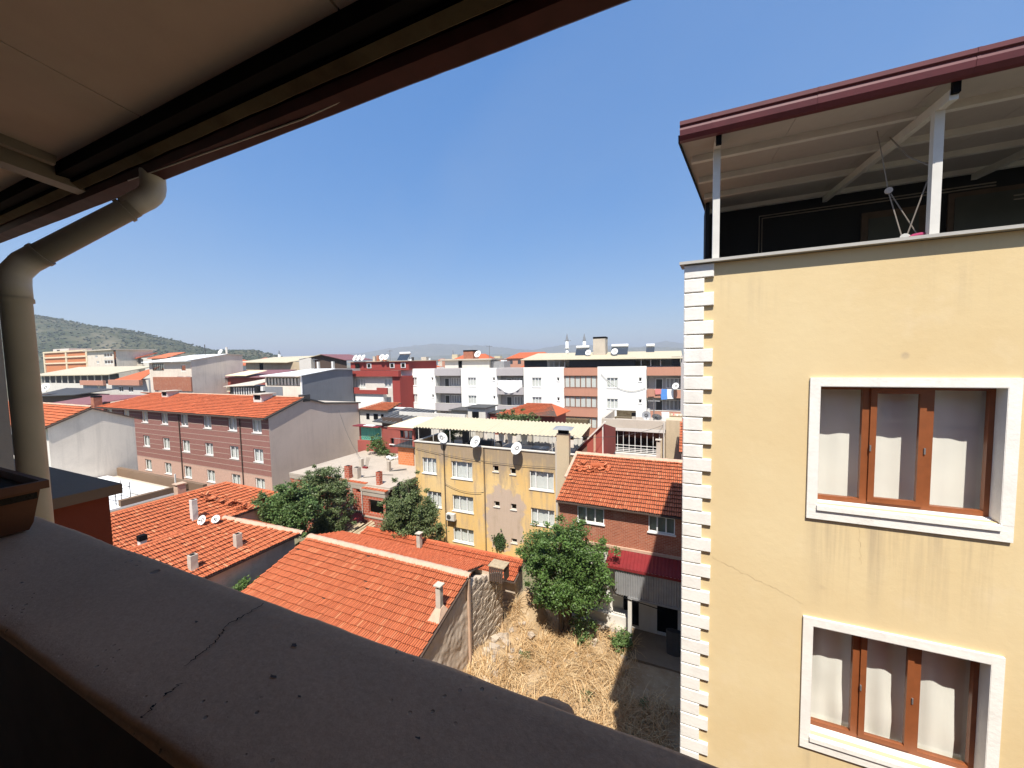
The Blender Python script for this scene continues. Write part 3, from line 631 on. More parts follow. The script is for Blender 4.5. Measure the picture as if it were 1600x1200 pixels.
def tiles(roof, O, U, V, lu, lv, mat, inside=None, single=None, seed=1, skip=0.0):
    """lay courses of tiles from the eave corner O; single(p)->True makes that tile its own part"""
    O, U, V, N = frame(O, U, V)
    if N.z < 0: N = -N
    rnd = random.Random(seed); mb = MB(); cand = []
    nu, nv = int(lu/TW), max(1, round(lv/TG)); g = lv/nv
    for j in range(nv):
        for i in range(nu):
            if inside and not inside((i+.5)*TW/lu, (j+.5)/nv): continue
            if rnd.random() < skip: continue
            p = O+U*(i*TW)+V*(j*g+rnd.uniform(-.008,.008)+(rnd.uniform(-.07,-.03) if rnd.random() < .02 else 0))+N*(.022*nz(O.x+i*TW, O.y+j*g, seed, .8)+(rnd.uniform(0,.03) if rnd.random() < .03 else 0)); cand.append((p, i, j))
    sing = set()
    if single:
        c2 = sorted(((single(p), k) for k, (p, i, j) in enumerate(cand) if single(p) is not None)); sing = {k for _, k in c2[:300]}
    protos = []
    if sing:
        for q in range(5):
            v, f = tile_verts(rnd); me = bpy.data.meshes.new('tile'); me.from_pydata(v, [], f); me.materials.append(mat); protos.append(me)
        rot = Matrix((U, V, N)).transposed()
    for k, (p, i, j) in enumerate(cand):
        if k in sing:
            o = bpy.data.objects.new('tile', rnd.choice(protos)); COL.objects.link(o); o.parent = roof
            mm = rot.to_4x4(); mm.translation = p-WL[roof.name]; o.matrix_basis = mm; continue
        v, f = tile_verts(rnd); mb.add([p+U*a+V*b_+N*c_ for a, b_, c_ in v], f)
    return stuff(mb.build('tile_courses', mat, roof))
def deck(name, parent, pts, mat, th=.06):
    """roof deck: polygon thickened downwards"""
    b = MB(); n = len(pts); b.add([tuple(p) for p in pts]+[(p[0],p[1],p[2]-th) for p in pts], [tuple(range(n)), tuple(range(2*n-1,n-1,-1))]+[(i,(i+1)%n,n+(i+1)%n,n+i) for i in range(n)]); return b.build(name, mat, parent)
def ridge(parent, a, b, mat, r=.11, seg=.36, seed=3, mortar=None):
    a, b = Vector(a), Vector(b); L_ = (b-a).length; n = max(1, int(L_/seg)); rnd = random.Random(seed); d = (b-a)/n; mb = MB()
    u = d.normalized(); s_ = u.cross(Vector((0,0,1))).normalized(); w = s_.cross(u)
    for i in range(n):
        p0 = a+d*i; p1 = a+d*(i+1.06); rr_ = r*rnd.uniform(.92, 1.08); vv = []
        for q, rf in ((p0, 1.0), (p1, .86)):
            for k in range(7):
                th = math.pi*k/6; vv.append(q+s_*(rr_*rf*math.cos(th))+w*(rr_*rf*math.sin(th)*.8-.02+rnd.uniform(-.004,.004)))
        mb.add(vv, [(k, k+1, k+8, k+7) for k in range(6)]+[tuple(range(7))])
    o = mb.build('ridge_tiles', mat, parent); 
    if mortar:
        m2 = MB(); nn = int(L_/.09); vv = []
        for i in range(nn+1):
            p = a+(b-a)*(i/nn)
            for k, (ss, hh) in enumerate(((-.2,-.05),(-.12,.05),(0,.075),(.12,.05),(.2,-.05))):
                vv.append(p+s_*(ss+nz(p.x+k, p.y, i*.3, 3)*.05)+w*(hh+nz(p.x, p.y+k, 5, 7)*.025))
        m2.add(vv, [(i*5+k, i*5+k+1, i*5+k+6, i*5+k+5) for i in range(nn) for k in range(4)]); m2.build('ridge_mortar', mortar, parent, True)
    return o
def chimney(x, y, z0, h, w, mat, label, cap='slab', d=None, tall=None, group=None):
    d = d or w; c = thing('chimney', label, 'chimney', (x, y, z0), group); b = MB(); tz = z0+h
    rs = []
    for k in range(6):
        zz = z0-.35+(h+.35)*k/5; rs.append([(x+sx*(w/2+nz(x+sx, y+sy, zz, 3)*.02), y+sy*(d/2+nz(x-sx, y+sy, zz+9, 3)*.02), zz) for sx, sy in ((-1,-1),(1,-1),(1,1),(-1,1))])
    b.add([p for r_ in rs for p in r_], [(i*4+k, i*4+(k+1)%4, (i+1)*4+(k+1)%4, (i+1)*4+k) for i in range(5) for k in range(4)]+[(20,21,22,23)])
    b.build('stack', mat, c)
    if cap == 'slab':
        for sx in (-1, 1): boxp('leg', mat, c, x+sx*(w/2-.04)-.03, x+sx*(w/2-.04)+.03, y-d/2+.01, y+d/2-.01, tz, tz+.12)
        boxp('flue', M['black'], c, x-w/2+.075, x+w/2-.075, y-d/2+.03, y+d/2-.03, tz, tz+.118)
        boxp('cap', mat, c, x-w/2-.06, x+w/2+.06, y-d/2-.06, y+d/2+.06, tz+.12, tz+.17)
    elif cap == 'open': boxp('flue', M['black'], c, x-w/2+.05, x+w/2-.05, y-d/2+.05, y+d/2-.05, tz-.01, tz+.012)
    elif cap == 'band': boxp('band', M['black'], c, x-w/2-.02, x+w/2+.02, y-d/2-.02, y+d/2+.02, tz-.25, tz+.01)
    return c
def dish(x, y, z, r_, label, az=-88, el=40, mast=.6, mdx=0, mat=None, group=None):
    c = thing('satellite_dish', label, 'satellite dish', (x, y, z-mast), group)
    A, E_ = R(az), R(el); d = Vector((math.cos(A)*math.cos(E_), math.sin(A)*math.cos(E_), math.sin(E_))); s_ = d.cross(Vector((0,0,1))).normalized(); u = s_.cross(d)
    P = Vector((x, y, z)); b = MB(); n = 20; vv = [P]; 
    for j in range(1, 4):
        q = j/3
        for k in range(n): vv.append(P+(s_*math.cos(k*6.2832/n)+u*math.sin(k*6.2832/n)*1.08)*(r_*q)+d*(r_*.25*q*q))
    ff = [(0, 1+k, 1+(k+1)%n) for k in range(n)]
    for j in range(2): ff += [(1+j*n+k, 1+j*n+(k+1)%n, 1+(j+1)*n+(k+1)%n, 1+(j+1)*n+k) for k in range(n)]
    b.add(vv, ff); b.build('reflector', mat or M['dish'], c, True)
    f = P+d*(r_*.95)-u*(r_*.15)
    MB().tube([P-u*r_+d*r_*.25, f], .012, 6).build('feed_arm', M['metal'], c); MB().tube([f, f+d*-.10], .03, 8).build('receiver', M['darktin'], c)
    MB().tube([P-d*.06, (x+mdx, y+.1, z-.1), (x+mdx, y+.1, z-mast)], .022, 6).build('mast', M['metal'], c); return c

# ------------------------------------------------------------------ big near roof (house with the long ridge)
t = thing('tiled_house', 'nearest house under the large orange tiled roof, right gable of mud and rubble stone', 'house', (-14, 13, ZG))
RY, RZ, EY, EZ, BYE, BZE = 14.75, -9.86, 9.0, -11.66, 16.9, -10.54
XL, XR = -19.55, -8.90
wl = MB(); wl.quad((XL+.2,EY+.4,ZG),(XR-.08,EY+.4,ZG),(XR-.08,EY+.4,EZ),(XL+.2,EY+.4,EZ))
wl.poly([(XL+.2,EY+.4,ZG),(XL+.2,16.7,ZG),(XL+.2,16.7,-10.75),(XL+.2,RY,RZ-.14),(XL+.2,EY+.4,EZ+.0)])
wl.quad((XL+.2,16.7,ZG),(XR-.08,16.7,ZG),(XR-.08,16.7,-10.75),(XL+.2,16.7,-10.75)); wl.build('wall', M['earthwall'], t)
gw = MB(); nY, nZ = 90, 60; vv = []
for i in range(nY+1):
    y = EY+.4+(14.62-EY-.4)*i/nY; zt = RZ-.14-(RY-y)*.313
    for j in range(nZ+1):
        z = ZG-.2+(zt-ZG+.2)*j/nZ; vv.append((XR-.12+nz(y, z, 2, 1.1)*.07+nz(y, z, 6, 4)*.035, y, z))
gw.add(vv, [(i*(nZ+1)+j, i*(nZ+1)+j+1, (i+1)*(nZ+1)+j+1, (i+1)*(nZ+1)+j) for i in range(nY) for j in range(nZ)]); gw.build('gable_wall', M['earthwall'], t, True)
MB().box(XR-.09,XR+.02,14.53,14.66,ZG-.1,-10.0).build('corner_strip', M['mortar'], t)
w = MB().box(XR-.06,XR-.01,10.75,11.45,-12.6,-11.75).build('window', M['black'], t)
for a in ((10.70,10.75,-12.65,-11.70),(11.45,11.50,-12.65,-11.70),(10.75,11.45,-12.65,-12.6),(10.75,11.45,-11.75,-11.70)): boxp('frame', M['mortar'], w, XR-.07, XR+.03, *a)
roof = deck('roof', t, [(XL,EY,EZ-.03),(XR,EY,EZ-.03),(XR,RY,RZ-.03),(XL,RY,RZ-.03)], M['darkwood'])
O = Vector((XL, EY, EZ)); V_ = Vector((0, RY-EY, RZ-EZ))
def near_single(p):
    if p.z/p.y < -1.0 or p.x > -8.9: return None
    return p.length
tiles(roof, O, (1,0,0), V_, XR-XL, V_.length, M['tile'], None, near_single, 5)
roof2 = deck('roof', t, [(XL,RY+.004,RZ-.03),(XR-.3,RY+.004,RZ-.03),(XR-.5,BYE,BZE-.03),(XL,BYE,BZE-.03)], M['darkwood'])
tiles(roof2, (XR-.4, BYE, BZE), (-1,0,0), Vector((0,RY-BYE,RZ-BZE)), XR-XL-.4, 2.26, M['tilered'], None, None, 6)
ridge(roof, (XL,RY,RZ+.05), (XR,RY,RZ+.03), M['tile'], .10, .36, 4, M['mortar'])
# verge boards
MB().beam((XR-.01,EY,EZ-.06),(XR-.01,RY,RZ-.07),.03,.10).build('verge_board', M['darkwood'], roof)
# ruined stone part of the gable, stone by stone
rnd = random.Random(21); protos = []
for q in range(7):
    jv = lambda: rnd.uniform(.72, 1.0)
    p8 = [(-jv(),-jv(),-jv()),(jv(),-jv(),-jv()),(jv(),jv(),-jv()),(-jv(),jv(),-jv()),(-jv(),-jv(),jv()),(jv(),-jv(),jv()),(jv(),jv(),jv()),(-jv(),jv(),jv())]
    me = MB().hexa(p8).mesh('stone'); me.materials.append(M['stone']); protos.append(me)
t2 = thing('rubble_wall', 'ruined rubble-stone wall beside the vacant lot, continuing the gable of the nearest house', 'wall', (XR, 16.3, ZG))
core = MB(); vv = []; nY = 24
for i in range(nY+1):
    y = 14.66+3.5*i/nY; zt = -10.05-(y-14.66)*.42+.18*nz(y, 1, 3, 2.2)
    for j in range(9): z = ZG-.3+(zt-ZG+.3)*j/8; vv.append((XR-.085+.05*nz(y, z, 4, 1.5), y, z))
    vv.append((XR-.6, y, zt-.1))
core.add(vv, [(i*10+j, i*10+j+1, (i+1)*10+j+1, (i+1)*10+j) for i in range(nY) for j in range(9)]); core.build('core', M['earthwall'], t2, True)
cnt = 0
z = ZG+.05
while z < -10.0:
    y = 14.70+rnd.uniform(0,.1)
    while y < 18.1:
        zt = -10.12-(y-14.66)*.42
        s_ = rnd.uniform(.10,.17)
        if z < zt and rnd.random() < .9 and cnt < 290:
            o = link('stone', rnd.choice(protos), None, t2, (XR-.125+rnd.uniform(-.02,.02), y, z+rnd.uniform(-.02,.02)), rnd.uniform(-.12,.12), (.075, s_*1.25, .105)); cnt += 1
        y += s_*2.25
    z += .225
rh = thing('rubble_heap', 'spill of loose stones at the foot of the ruined wall', 'rubble', (-8.2,15.8,ZG))
for k in range(48):
    x = -8.75+abs(rnd.gauss(0,.7)); y = 15.9+rnd.gauss(0,1.1); s_ = rnd.uniform(.05,.16)
    o = link('stone', rnd.choice(protos), None, rh, (x, y, lotz(x, y)+s_*.4), 0, (s_, s_*1.2, s_*.8)); o.rotation_euler = (rnd.uniform(-.5,.5), rnd.uniform(-.5,.5), rnd.uniform(0,6))
sc = thing('scattered_stones', 'pale stones scattered at the edge of the dry lot by the white pillar', 'stones', (-3.4,18.2,ZG))
for k in range(22):
    x = rnd.uniform(-6.6,-2.2); y = 17.6+rnd.gauss(0,.8); s_ = rnd.uniform(.05,.15); y = min(y, 19.3)
    o = link('stone', rnd.choice(protos), None, sc, (x, y, lotz(x, y)+s_*.4), 0, (s_, s_*1.2, s_*.8)); o.rotation_euler = (rnd.uniform(-.5,.5), rnd.uniform(-.5,.5), rnd.uniform(0,6))
# crate of weathered slats on top of the ruin
t3 = thing('slatted_crate', 'old dark slatted wooden crate perched on the ruined stone wall', 'crate', (-8.6, 17.0, -11.1))
for k in range(7): boxp('slat', M['darkwood'], t3, -8.95+.11*k, -8.95+.11*k+.085, 16.62, 16.645, -11.15+rnd.uniform(-.03,.03), -10.40+rnd.uniform(-.05,.05))
for zz in (-11.05, -10.55): boxp('rail', M['darkwood'], t3, -8.97, -8.15, 16.647, 16.69, zz, zz+.07)
for k in range(5): boxp('slat', M['darkwood'], t3, -8.155, -8.13, 16.70+.12*k, 16.79+.12*k, -11.12, -10.45+rnd.uniform(-.05,.05))
boxp('lid', M['wood'], t3, -9.0, -8.1, 16.6, 17.3, -10.40, -10.36)
chimney(-9.2, 12.7, -10.5, 1.12, .22, M['concrete'], 'slim mortar-stained chimney at the right verge of the nearest tiled roof', 'slab')
skirt = MB(); skirt.add([(-9.5,12.25,-10.59),(-8.95,12.25,-10.59),(-8.95,12.95,-10.37),(-9.55,12.95,-10.37),(-9.33,12.58,-10.2),(-9.07,12.58,-10.2),(-9.07,12.82,-10.15),(-9.33,12.82,-10.15)], [(0,1,5,4),(1,2,6,5),(2,3,7,6),(3,0,4,7),(4,5,6,7)])
skirt.build('chimney_mortar', M['mortar'], t)

# ------------------------------------------------------------------ low house behind it
t = thing('low_house', 'low house with a narrow orange tiled roof behind the long mortared ridge', 'house', (-14, 19.5, ZG))
boxp('wall', M['earthwall'], t, -20.2, -8.55, 18.9, 20.0, ZG, -12.15)
ev = (18.45, -12.14); rv = (20.0, -11.69)
roof = deck('roof', t, [(-20.5,ev[0],ev[1]-.03),(-8.35,ev[0],ev[1]-.03),(-8.35,rv[0],rv[1]-.03),(-20.5,rv[0],rv[1]-.03)], M['darkwood'])
tiles(roof, (-20.5,ev[0],ev[1]), (1,0,0), (0,rv[0]-ev[0],rv[1]-ev[1]), 12.15, math.hypot(rv[0]-ev[0],rv[1]-ev[1]), M['tilered'], None, None, 8)
ridge(roof, (-20.5,rv[0],rv[1]+.03), (-8.35,rv[0],rv[1]+.03), M['tilered'], .1, .36, 5)
chimney(-15.35, 19.25, -11.95, .9, .26, M['concrete'], 'whitish round-shouldered chimney on the narrow roof behind the long ridge', 'slab')

# ------------------------------------------------------------------ left houses (two roofs falling to the right, both with hipped far ends)
t = thing('hipped_house', 'left foreground house whose tiled roof falls right and ends in a hip', 'house', (-22, 11, ZG))
EX, EZ5, RX, RZ5 = -20.3, -9.86, -24.05, -8.72; y0, yr, ye = 6.0, 12.8, 14.85
wl = MB(); wl.box(-23.9, EX-.28, y0, ye-.3, ZG, -9.98); wl.build('wall', M['earthwall'], t)
roof = deck('roof', t, [(EX,y0,EZ5-.03),(EX,ye,EZ5-.03),(RX,yr,RZ5-.03),(RX,y0,RZ5-.03)], M['darkwood'])
V_ = Vector((RX-EX,0,RZ5-EZ5)); Lv = V_.length
tiles(roof, (EX,y0,EZ5), (0,1,0), V_, ye-y0, Lv, M['tileold'], lambda u, v: u*(ye-y0) < (ye-y0)-(ye-yr)*v-.1, None, 9)
r3 = deck('roof', t, [(EX,ye,EZ5-.03),(RX-1.2,ye,EZ5-.03),(RX-.4,yr+.25,RZ5-.12),(RX,yr,RZ5-.03)], M['darkwood'])
tiles(r3, (RX-1.2,ye,EZ5), (1,0,0), (0,yr-ye,RZ5-EZ5), EX-RX+1.2, math.hypot(ye-yr,RZ5-EZ5), M['tilered'], lambda u, v: u < 1-.78*v and u > .12*v, None, 10)
ridge(roof, (EX+.03,ye+.02,EZ5+.05), (RX,yr,RZ5+.04), M['tileold'], .11, .36, 6, M['mortar'])
ridge(roof, (RX,yr,RZ5+.04), (RX,y0,RZ5+.04), M['tileold'], .1, .36, 7)
MB().beam((EX-.02,y0,EZ5-.07),(EX-.02,ye,EZ5-.07),.05,.10).build('eave_board', M['darkwood'], roof)
chimney(-21.35, 11.95, -9.45, .62, .30, M['concrete'], 'short square chimney near the lower edge of the left hipped roof, farther one', 'open')
chimney(-21.1, 9.8, -9.5, .62, .30, M['concrete'], 'short square chimney at the lower edge of the left hipped roof, nearer one', 'open')
t = thing('patched_roof_house', 'left foreground house at the back, tiled roof with a patch of broken tiles', 'house', (-26, 12, ZG))
EX, EZ5, RX, RZ5 = -24.35, -8.98, -28.05, -7.88; y0, yr, ye = 6.0, 15.2, 17.2
boxp('wall', M['earthwall'], t, -28.0, EX-.15, y0, ye-.3, ZG, -9.1)
roof = deck('roof', t, [(EX,y0,EZ5-.03),(EX,ye,EZ5-.03),(RX,yr,RZ5-.03),(RX,y0,RZ5-.03)], M['darkwood'])
V_ = Vector((RX-EX,0,RZ5-EZ5)); Lv = V_.length
tiles(roof, (EX,y0,EZ5), (0,1,0), V_, ye-y0, Lv, M['tileold'], lambda u, v: u*(ye-y0) < (ye-y0)-(ye-yr)*v-.05, None, 12)
deck('roof', t, [(EX,ye,EZ5-.03),(RX-.3,ye,EZ5-.03),(RX-.1,yr+.1,RZ5-.08),(RX,yr,RZ5-.03)], M['tilered'])
ridge(roof, (RX,yr,RZ5+.04), (RX,y0,RZ5+.04), M['tileold'], .1, .36, 8)
ridge(roof, (EX,ye,EZ5+.04), (RX,yr,RZ5+.04), M['tileold'], .1, .36, 9)
vg = MB(); vv = []; nn = 60
for i in range(nn+1):
    y = y0+(13.1-y0)*i/nn
    for k, (dx, dz) in enumerate(((-.18,.09),(-.02,.10),(.2,.02),(.42,.13))): vv.append((EX+dx+.05*nz(y, k, 1, 2), y, EZ5+dz-.02+.05*nz(y, k, 5, 3)))
vg.add(vv, [(i*4+k, i*4+k+1, i*4+k+5, i*4+k+4) for i in range(nn) for k in range(3)]); vg.build('valley_mortar', M['mortar'], t, True)
# loose broken tiles lying along a diagonal
rnd = random.Random(31); me_t = []
for q in range(4):
    v, f = tile_verts(rnd); me = bpy.data.meshes.new('broken_tile'); me.from_pydata(v, [], f); me.materials.append(M['tileold']); me_t.append(me)
heap = thing('broken_tile_pile', 'row of loose broken roof tiles lying diagonally on the back left roof', 'tile pile', (-25.8, 14, -8.4))
for k in range(46):
    s_ = rnd.random(); x = -27.2+2.7*s_+rnd.gauss(0,.10); y = 13.3+.95*s_+rnd.gauss(0,.14); z = -8.13-(x+27.2)*.297+.09+rnd.uniform(0,.14)
    o = link('broken_tile', rnd.choice(me_t), None, heap, (x, y, z)); o.rotation_euler = (rnd.uniform(-.6,.6), rnd.uniform(-.5,.7), rnd.uniform(-.9,.9)+.4)
chimney(-25.25, 11.95, -8.68, 1.15, .27, M['offwhite'], 'tall white plastered chimney standing in the valley between the two left roofs', 'open')
chimney(-24.5, 9.35, -8.95, .62, .27, M['offwhite'], 'stubby dark-topped chimney in the valley between the left roofs, near the ledge', 'band')
chimney(-28.3, 12.75, -8.1, .75, .42, M['mortar'], 'pinkish chimney with dark cap behind the upper left tiled ridge', 'slab')
dish(-24.05, 11.75, -8.45, .24, 'left of two white dishes lying in the valley between the left roofs', -75, 28, .45)
dish(-23.75, 12.25, -8.55, .21, 'right of two white dishes lying in the valley between the left roofs', -55, 40, .35)

# ------------------------------------------------------------------ brick house on the right, half in the shadow
t = thing('brick_house', 'two-storey brick house with a wide orange tiled roof, partly shaded by the yellow block', 'house', (-2, 22, ZG))
BH = t; X0, X1 = -6.45, 5.0; wy = 20.42
hs = [(-5.35,-3.88,-8.98,-8.13),(-1.62,-.36,-8.95,-8.10)]
mb = facade(MB(), X0+.05, X1, -10.02, -7.75, hs, FY(wy), .16)
mb.poly([(X0+.05,wy,-10.02),(X0+.05,28.8,-10.02),(X0+.05,28.8,-7.8),(X0+.05,24.8,-6.5),(X0+.05,wy,-7.75)]); mb.quad((X0+.05,28.8,-10),(X1,28.8,-10),(X1,28.8,-7.8),(X0+.05,28.8,-7.8))
mb.build('wall', M['brick'], t)
boxp('floor_slab', M['mortar'], t, X0, X1, wy-.10, wy+3, -10.16, -10.025)
def win(parent, x0, x1, z0, z1, y, lights=3, depth=.10, fmat=None, cmat=None, sill=True, fw=.055, name='window', multi=True, gmat=None, split=None):
    fmat = fmat or M['pvcwhite']; fr = MB(); fy = y+depth; fd = .06
    fr.box(x0,x1,fy,fy+fd,z1-fw,z1); fr.box(x0,x1,fy,fy+fd,z0,z0+fw); fr.box(x0,x0+fw,fy,fy+fd,z0+fw,z1-fw); fr.box(x1-fw,x1,fy,fy+fd,z0+fw,z1-fw)
    xs_ = split and [x0+(x1-x0)*s_ for s_ in split] or [x0+(x1-x0)*k/lights for k in range(1, lights)]
    for xm in xs_: fr.box(xm-fw*.6,xm+fw*.6,fy,fy+fd,z0+fw,z1-fw)
    w = fr.build(name, fmat, parent); bnd = [x0+fw]+[v for xm in xs_ for v in (xm-fw*.6, xm+fw*.6)]+[x1-fw]
    if multi:
        for k in range(0, len(bnd), 2): MB().quad((bnd[k],fy+.03,z0+fw),(bnd[k+1],fy+.03,z0+fw),(bnd[k+1],fy+.03,z1-fw),(bnd[k],fy+.03,z1-fw)).build('pane', gmat or M['glass'], w)
    else: MB().quad((x0+fw,fy+.03,z0+fw),(x1-fw,fy+.03,z0+fw),(x1-fw,fy+.03,z1-fw),(x0+fw,fy+.03,z1-fw)).build('pane', gmat or M['glass'], w)
    if cmat:
        c = MB(); n = 12 if multi else 5; vv = []
        for i in range(n+1):
            x = x0-.02+(x1-x0+.04)*i/n; yy = fy+.16+.03*math.sin(i*2.1+x0*3); vv += [(x,yy,z0-.02),(x,yy,z1+.02)]
        c.add(vv, [(2*i,2*i+2,2*i+3,2*i+1) for i in range(n)]); c.build('curtain', cmat, w, True)
    if sill: boxp('sill', fmat, w, x0-.05, x1+.05, y-.06, y+depth, z0-.06, z0-.002)
    return w
M['greencur'] = plain('grey_green_curtain', (.22,.25,.21), .95, .1, 4)
for (a, c, d, e) in hs: win(t, a, c, d, e, wy-.02, 3, .03, None, M['greencur'], True, .05)
ey, ez, ry, rz_ = 20.0, -7.86, 24.8, -6.30
roof = deck('roof', t, [(X0,ey,ez-.03),(X1,ey,ez-.03),(X1,ry,rz_-.03),(X0,ry,rz_-.03)], M['darkwood'])
V_ = Vector((0,ry-ey,rz_-ez)); tiles(roof, (X0,ey,ez), (1,0,0), V_, X1-X0, V_.length, M['tile'], None, None, 14)
deck('roof', t, [(X0,ry+.004,rz_-.03),(X1,ry+.004,rz_-.03),(X1,29.3,ez+.1),(X0,29.3,ez+.1)], M['tile'])
ridge(roof, (X0,ry,rz_+.05), (X1,ry,rz_+.05), M['mortar'], .1, .36, 15, M['mortar'])
MB().beam((X0-.02,ey+2.0,ez+.75),(X0-.02,ry,rz_+.10),.16,.10).build('verge_mortar', M['mortar'], roof)
# slipped tiles by the old chimney stub
hp = thing('slipped_tiles', 'grey slipped tiles around a clay stub near the left top of the brick house roof', 'tile pile', (-5, 23.6, -6.7))
for k in range(22):
    x = -5.2+rnd.uniform(-.9,1.0); y = 23.2+rnd.uniform(-.5,.5); o = link('broken_tile', rnd.choice(me_t), None, hp, (x, y, ez+(y-ey)*.325+.07+rnd.uniform(0,.06))); o.rotation_euler = (.3+rnd.uniform(-.3,.3), rnd.uniform(-.3,.3), rnd.uniform(-.9,.9))
MB().tube([(-5.25,23.45,-6.62),(-4.45,23.45,-6.60)], .17, 12).build('clay_stub', M['tileold'], hp, True)
chimney(-1.45, 25.6, -6.7, 1.35, .24, M['concrete'], 'slim chimney with flat cap behind the ridge of the brick house', 'slab')
# ground floor: porch awning, corrugated screen, pillar, white plinth wall
lw = facade(MB(), X0+.1, X1, ZG, -10.17, [(-2.9,-2.1,ZG+.1,-12.2),(-1.2,-.2,ZG+.1,-12.3)], FY(wy+.12), .2); lw.build('ground_floor_wall', M['offwhite'], t)
boxp('door', M['black'], t, -2.9, -2.1, wy+.30, wy+.34, ZG+.1, -12.2); boxp('door', M['black'], t, -1.2, -.2, wy+.30, wy+.34, ZG+.1, -12.3)
boxp('plinth', M['offwhite'], t, -5.0, -2.55, 19.85, wy+.1, ZG-.2, -13.55)
boxp('plinth', M['concrete'], t, -5.6, -2.75, 19.45, 19.84, ZG-.2, -14.0)
wv = (facade(MB(), -4.95, -3.55, -13.54, -11.4, [], FY(20.2), .1)); wv.build('white_wall', M['white'], t)
def corrugate(name, parent, a, b, va, vb, pitch, amp, mat, up=(0,0,1), n=None):
    """sheet between edge a->b (wave direction) swept by va->vb offsets"""
    a, b = Vector(a), Vector(b); L_ = (b-a).length; n = n or int(L_/pitch*6); mb = MB(); vv = []; U_ = Vector(up)
    for i in range(n+1):
        s_ = i/n; p = a+(b-a)*s_; o_ = U_*(amp*math.sin(s_*L_/pitch*6.2832))
        vv += [p+o_+Vector(va), p+o_+Vector(vb)]
    mb.add(vv, [(2*i,2*i+2,2*i+3,2*i+1) for i in range(n)]); return mb.build(name, mat, parent, True)
corrugate('awning_roof', t, (-3.6,19.15,-10.50), (3,19.15,-10.50), (0,0,0), (0,1.27,.36), .17, .018, M['redtin'])
boxp('awning_fascia', M['redtin'], t, -3.6, 3, 19.12, 19.14, -10.62, -10.50)
corrugate('corrugated_screen', t, (-3.12,19.22,-11.95), (3,19.22,-11.95), (0,0,0), (0,0,1.32), .115, .026, M['tin'], (0,1,0))
boxp('screen_rail', M['tin'], t, -2.5, 3, 19.18, 19.28, -12.06, -11.96)
boxp('pillar', M['offwhite'], t, -2.48, -2.30, 19.14, 19.32, ZG+.05, -12.06)
sb = MB(); sb.tube([(-3.25,19.1,-11.6),(-3.05,19.05,-11.85),(-2.5,19.1,-12.02),(-1.6,19.12,-12.12),(-.8,19.1,-12.2)], .02, 5); sb.build('cable', M['black'], t)
tr = MB(); 
for k in range(14): a = k*6.2832/14; tr.add([(-.35+.33*math.cos(a)*1, 19.3+.14*math.sin(a), ZG+.1),(-.35+.36*math.cos(a), 19.3+.16*math.sin(a), ZG+1.3),(-.35+.33*math.cos(a+.449), 19.3+.14*math.sin(a+.449), ZG+.1),(-.35+.36*math.cos(a+.449), 19.3+.16*math.sin(a+.449), ZG+1.3)], [(0,2,3,1)])
tag(tr.build('dark_sack', M['darktin'], None, True), 'tall dark sack standing in the shaded yard by the brick house', 'sack')
# ================================================================== weathered ochre block
def ochremat():
    mt, nt, bs = newmat('weathered_ochre'); p = pos(nt); g = nd(nt, 'ShaderNodeNewGeometry'); sx = nd(nt, 'ShaderNodeSeparateXYZ'); nt.links.new(g.outputs['Position'], sx.inputs[0])
    n = noi(nt, p, .7, 7, .65); n2 = noi(nt, pos(nt, (2.6,2.6,.3)), 1, 5, .65)
    c = mixc(nt, ramp(nt, noi(nt, p, .35, 3), .35, .7), (.66,.42,.15), (.70,.50,.235))
    # old cement showing in the middle bay
    ex = mth(nt, 'DIVIDE', mth(nt, 'ABSOLUTE', mth(nt, 'ADD', sx.outputs[0], 12.1)), 1.75); ez = mth(nt, 'DIVIDE', mth(nt, 'ABSOLUTE', mth(nt, 'ADD', sx.outputs[2], 11.6)), 2.7)
    dd = mth(nt, 'ADD', mth(nt, 'ADD', mth(nt, 'MULTIPLY', ex, ex), mth(nt, 'MULTIPLY', ez, ez)), mth(nt, 'MULTIPLY', mth(nt, 'SUBTRACT', n, .5), 3.4))
    c = mixc(nt, ramp(nt, dd, .85, 1.05, .85, 0), c, mixc(nt, n2, (.38,.29,.24), (.55,.44,.37)))
    # soot and algae running from the parapet
    top = mth(nt, 'ADD', ramp(nt, sx.outputs[2], -9.9, -6.5, 0, .80), mth(nt, 'MULTIPLY', mth(nt, 'SUBTRACT', n2, .5), 1.3))
    side = ramp(nt, sx.outputs[0], -15, -8, .1, .42)
    c = mixc(nt, ramp(nt, mth(nt, 'ADD', top, mth(nt, 'MULTIPLY', mth(nt, 'SUBTRACT', n, .45), 1.1)), .22, .75, 0, .85), c, (.27,.205,.14))
    c = mixc(nt, ramp(nt, mth(nt, 'ADD', n2, mth(nt, 'MULTIPLY', n, .6)), .80, 1.06, 0, .75), c, (.42,.31,.22))
    c = mixc(nt, mth(nt, 'MULTIPLY', side, ramp(nt, top, .05, .5)), c, (.30,.25,.19))
    nt.links.new(c, bs.inputs['Base Color']); bs.inputs['Roughness'].default_value = .95; bs.inputs['Specular IOR Level'].default_value = .15
    bump(nt, bs, noi(nt, p, 12, 6), .35, .02); return mt
M['ochre'] = ochremat()
t = thing('ochre_building', 'weathered ochre apartment block with stained cement patches and a roof terrace under a cream awning', 'building', (-13, 29, ZG))
x0, x1, y0, y1 = -20.05, -6.55, 25.0, 33.0
big = [(-19.36,-18.0,-9.0,-7.74,3,None),(-16.57,-14.70,-9.12,-7.78,3,(.22,.74)),(-16.56,-14.68,-11.72,-10.47,3,(.33,.68)),(-16.58,-14.72,-14.2,-13.07,3,(.36,.7)),(-10.0,-8.21,-9.2,-7.88,3,(.25,.74)),(-9.95,-8.19,-11.75,-10.57,3,(.28,.75)),(-19.0,-17.6,-11.7,-10.45,3,None)]
